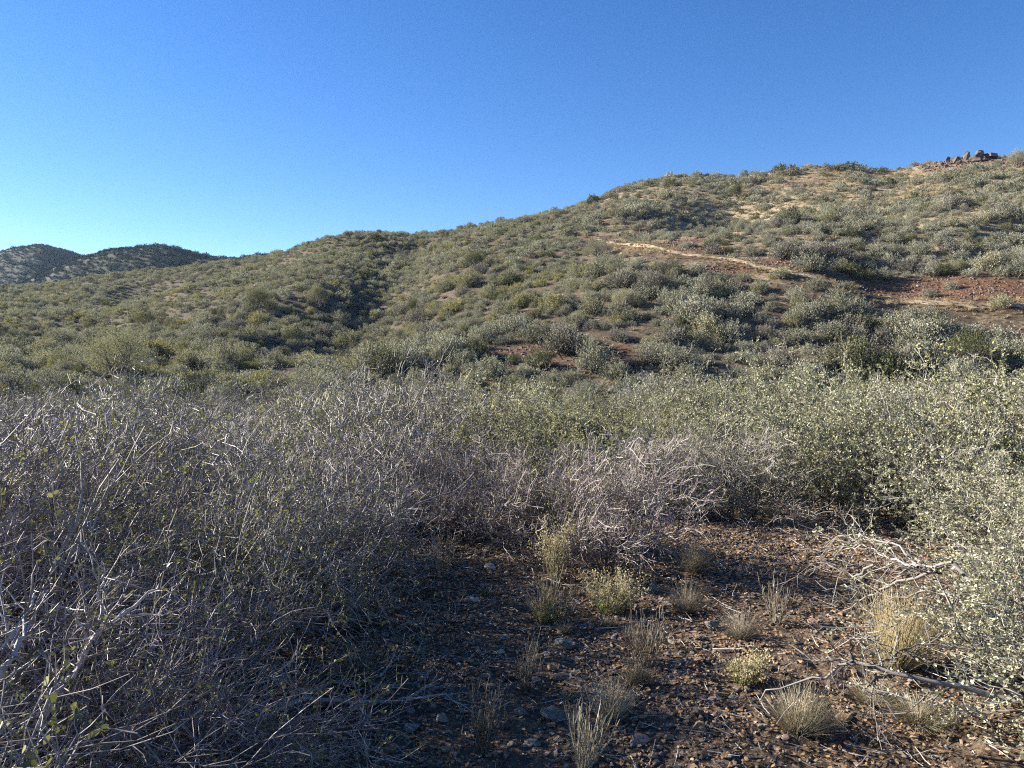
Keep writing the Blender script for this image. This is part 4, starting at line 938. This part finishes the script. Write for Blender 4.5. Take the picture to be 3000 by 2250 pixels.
for k, (a, b, w_, h_, c, lb) in enumerate(STONES):
    x, y = ground30(a, b - h_ * .25); k_ = y / (F * 2.9297)
    me = rockmesh('stone', 600 + k, M['rock_' + c], 15, 1, .8, 1, .05, True)
    o = link('stone', me, None, (x, y, h1(x, y) + h_ * k_ * .14), 0, (w_ * k_ * 1.1, w_ * k_ * .9, h_ * k_ * .95)); o.rotation_euler = (rng.uniform(-.15, .15), rng.uniform(-.15, .15), rng.uniform(-.5, .5))
    tag(o, lb, 'stone', 'larger stones on the clearing')
# more fist-sized stones between the named ones
r = np.random.default_rng(88); cm = ['brown', 'ochre', 'grey', 'teal', 'dark', 'pink']; rk6 = {c: [rockmesh('stone', 650 + i * 3 + j, M['rock_' + c], 13, 1, .75, .5, .06) for j in range(2)] for i, c in enumerate(cm)}
items = []; SM = [('the %s' % ' '.join(lb.split()[:5]).rstrip(','), *ground30(a, b)) for (a, b, w_, h_, c, lb) in []]
SM = [('the largest stone', *ground30(1619, 2145)), ('the blue-grey slab', *ground30(1203, 2172)), ('the dense pale tuft', *ground30(2339, 2168)), ('the tilted pale slab', *ground30(1384, 1786)), ('the low seed-headed plant', *ground30(1791, 1812)),
      ('the arching dry tuft', *ground30(2167, 1890)), ('the wide dark flat stone', *ground30(1658, 1920)), ('the pinkish rounded stone', *ground30(1872, 2212)), ('the dark lit-gravel stalks', *ground30(2271, 1842)), ('the broad broom of stalks', *ground30(1890, 1965)), ('the orange-brown block', *ground30(2045, 2170))]
WD = {'brown': 'brown', 'ochre': 'ochre', 'grey': 'grey', 'teal': 'green-grey', 'dark': 'dark brown', 'pink': 'pinkish'}
for i in range(170):
    a = r.uniform(960, 2560); b = 1700 + 560 * r.random() ** .8
    if a < 1180 and b < 2000: continue
    x, y = ground30(a, b); c = cm[int(r.integers(0, 6))]; s_ = r.uniform(.028, .065) * (1 + .1 * (y - 3))
    o = link('stone', rk6[c][int(r.integers(0, 2))], None, (x, y, h1(x, y) + s_ * .03), 0, s_); o.rotation_euler = (r.normal(0, .2), r.normal(0, .2), r.random() * 6.28)
    tag(o, None, 'stone', 'fist-sized stones on the clearing'); items.append([o, x, y, '%s %s stone' % ('small' if s_ < .05 else 'fist-sized', WD[c])])
auto_label(items, SM, 'behind', 'in front of', 'sunward of', 'shadeward of')

# ------------------------------------------------------------------ light morning haze
bm = bmesh.new(); bmesh.ops.create_cube(bm, size=1); hz = bpy.data.meshes.new('haze'); bm.to_mesh(hz); bm.free()
zlo, zhi = float(Z.min()) - 1, float(Z.max()) + 6
ho = link('haze', hz, None, (0, 0, (zlo + zhi) / 2), 0, (1830, 1830, zhi - zlo)); tag(ho, kind='stuff')
hm, hn, hout = newmat('haze_air'); pv = hn.nodes.new('ShaderNodeVolumePrincipled'); pv.inputs['Color'].default_value = (.50, .70, 1, 1); pv.inputs['Density'].default_value = .00007; pv.inputs['Anisotropy'].default_value = .2
hn.links.new(pv.outputs[0], hout.inputs[1]); hz.materials.append(hm)
scene.cycles.volume_bounces = 0
# ------------------------------------------------------------------ light, sky, camera
w = bpy.data.worlds.new("World"); scene.world = w; w.use_nodes = True; nt = w.node_tree
bg = nt.nodes['Background']; sky = nt.nodes.new('ShaderNodeTexSky'); sky.sky_type = 'NISHITA'; sky.sun_disc = False
sky.sun_elevation = SUN_EL; sky.sun_rotation = SUN_AZ; sky.altitude = 1500; sky.air_density = 1.0; sky.dust_density = .2; sky.ozone_density = 3.0
hs = nt.nodes.new('ShaderNodeHueSaturation'); hs.inputs['Saturation'].default_value = 1.25; hs.inputs['Hue'].default_value = .510; hs.inputs['Value'].default_value = 1.05; nt.links.new(sky.outputs[0], hs.inputs['Color']); nt.links.new(hs.outputs[0], bg.inputs[0]); bg.inputs[1].default_value = .05
sl = bpy.data.lights.new('sun', 'SUN'); sl.energy = 5.0; sl.angle = R(.5); sl.color = (1, .93, .80)
so = bpy.data.objects.new('sun', sl); COL.objects.link(so)
d = Vector((math.sin(SUN_AZ) * math.cos(SUN_EL), math.cos(SUN_AZ) * math.cos(SUN_EL), math.sin(SUN_EL)))
so.rotation_euler = d.to_track_quat('Z', 'Y').to_euler(); so.location = (-30, 5, 30)
cam = bpy.data.cameras.new('camera'); cam.sensor_width = 36; cam.lens = 36 * F / 1024; cam.clip_start = .02; cam.clip_end = 5000
co = bpy.data.objects.new('camera', cam); COL.objects.link(co); co.location = (0, 0, EYEZ); co.rotation_euler = (R(90) - PITCH, 0, 0); scene.camera = co
scene.view_settings.view_transform = 'Standard'; scene.view_settings.look = 'None'; scene.view_settings.gamma = 1; scene.view_settings.exposure = 1.95
scene.cycles.max_bounces = 5; scene.cycles.diffuse_bounces = 1; scene.cycles.transparent_max_bounces = 6; scene.cycles.transmission_bounces = 2; scene.cycles.glossy_bounces = 2
scene.cycles.use_adaptive_sampling = True; scene.cycles.adaptive_threshold = .01
scene.cycles.use_denoising = False; scene.cycles.filter_width = 1.15
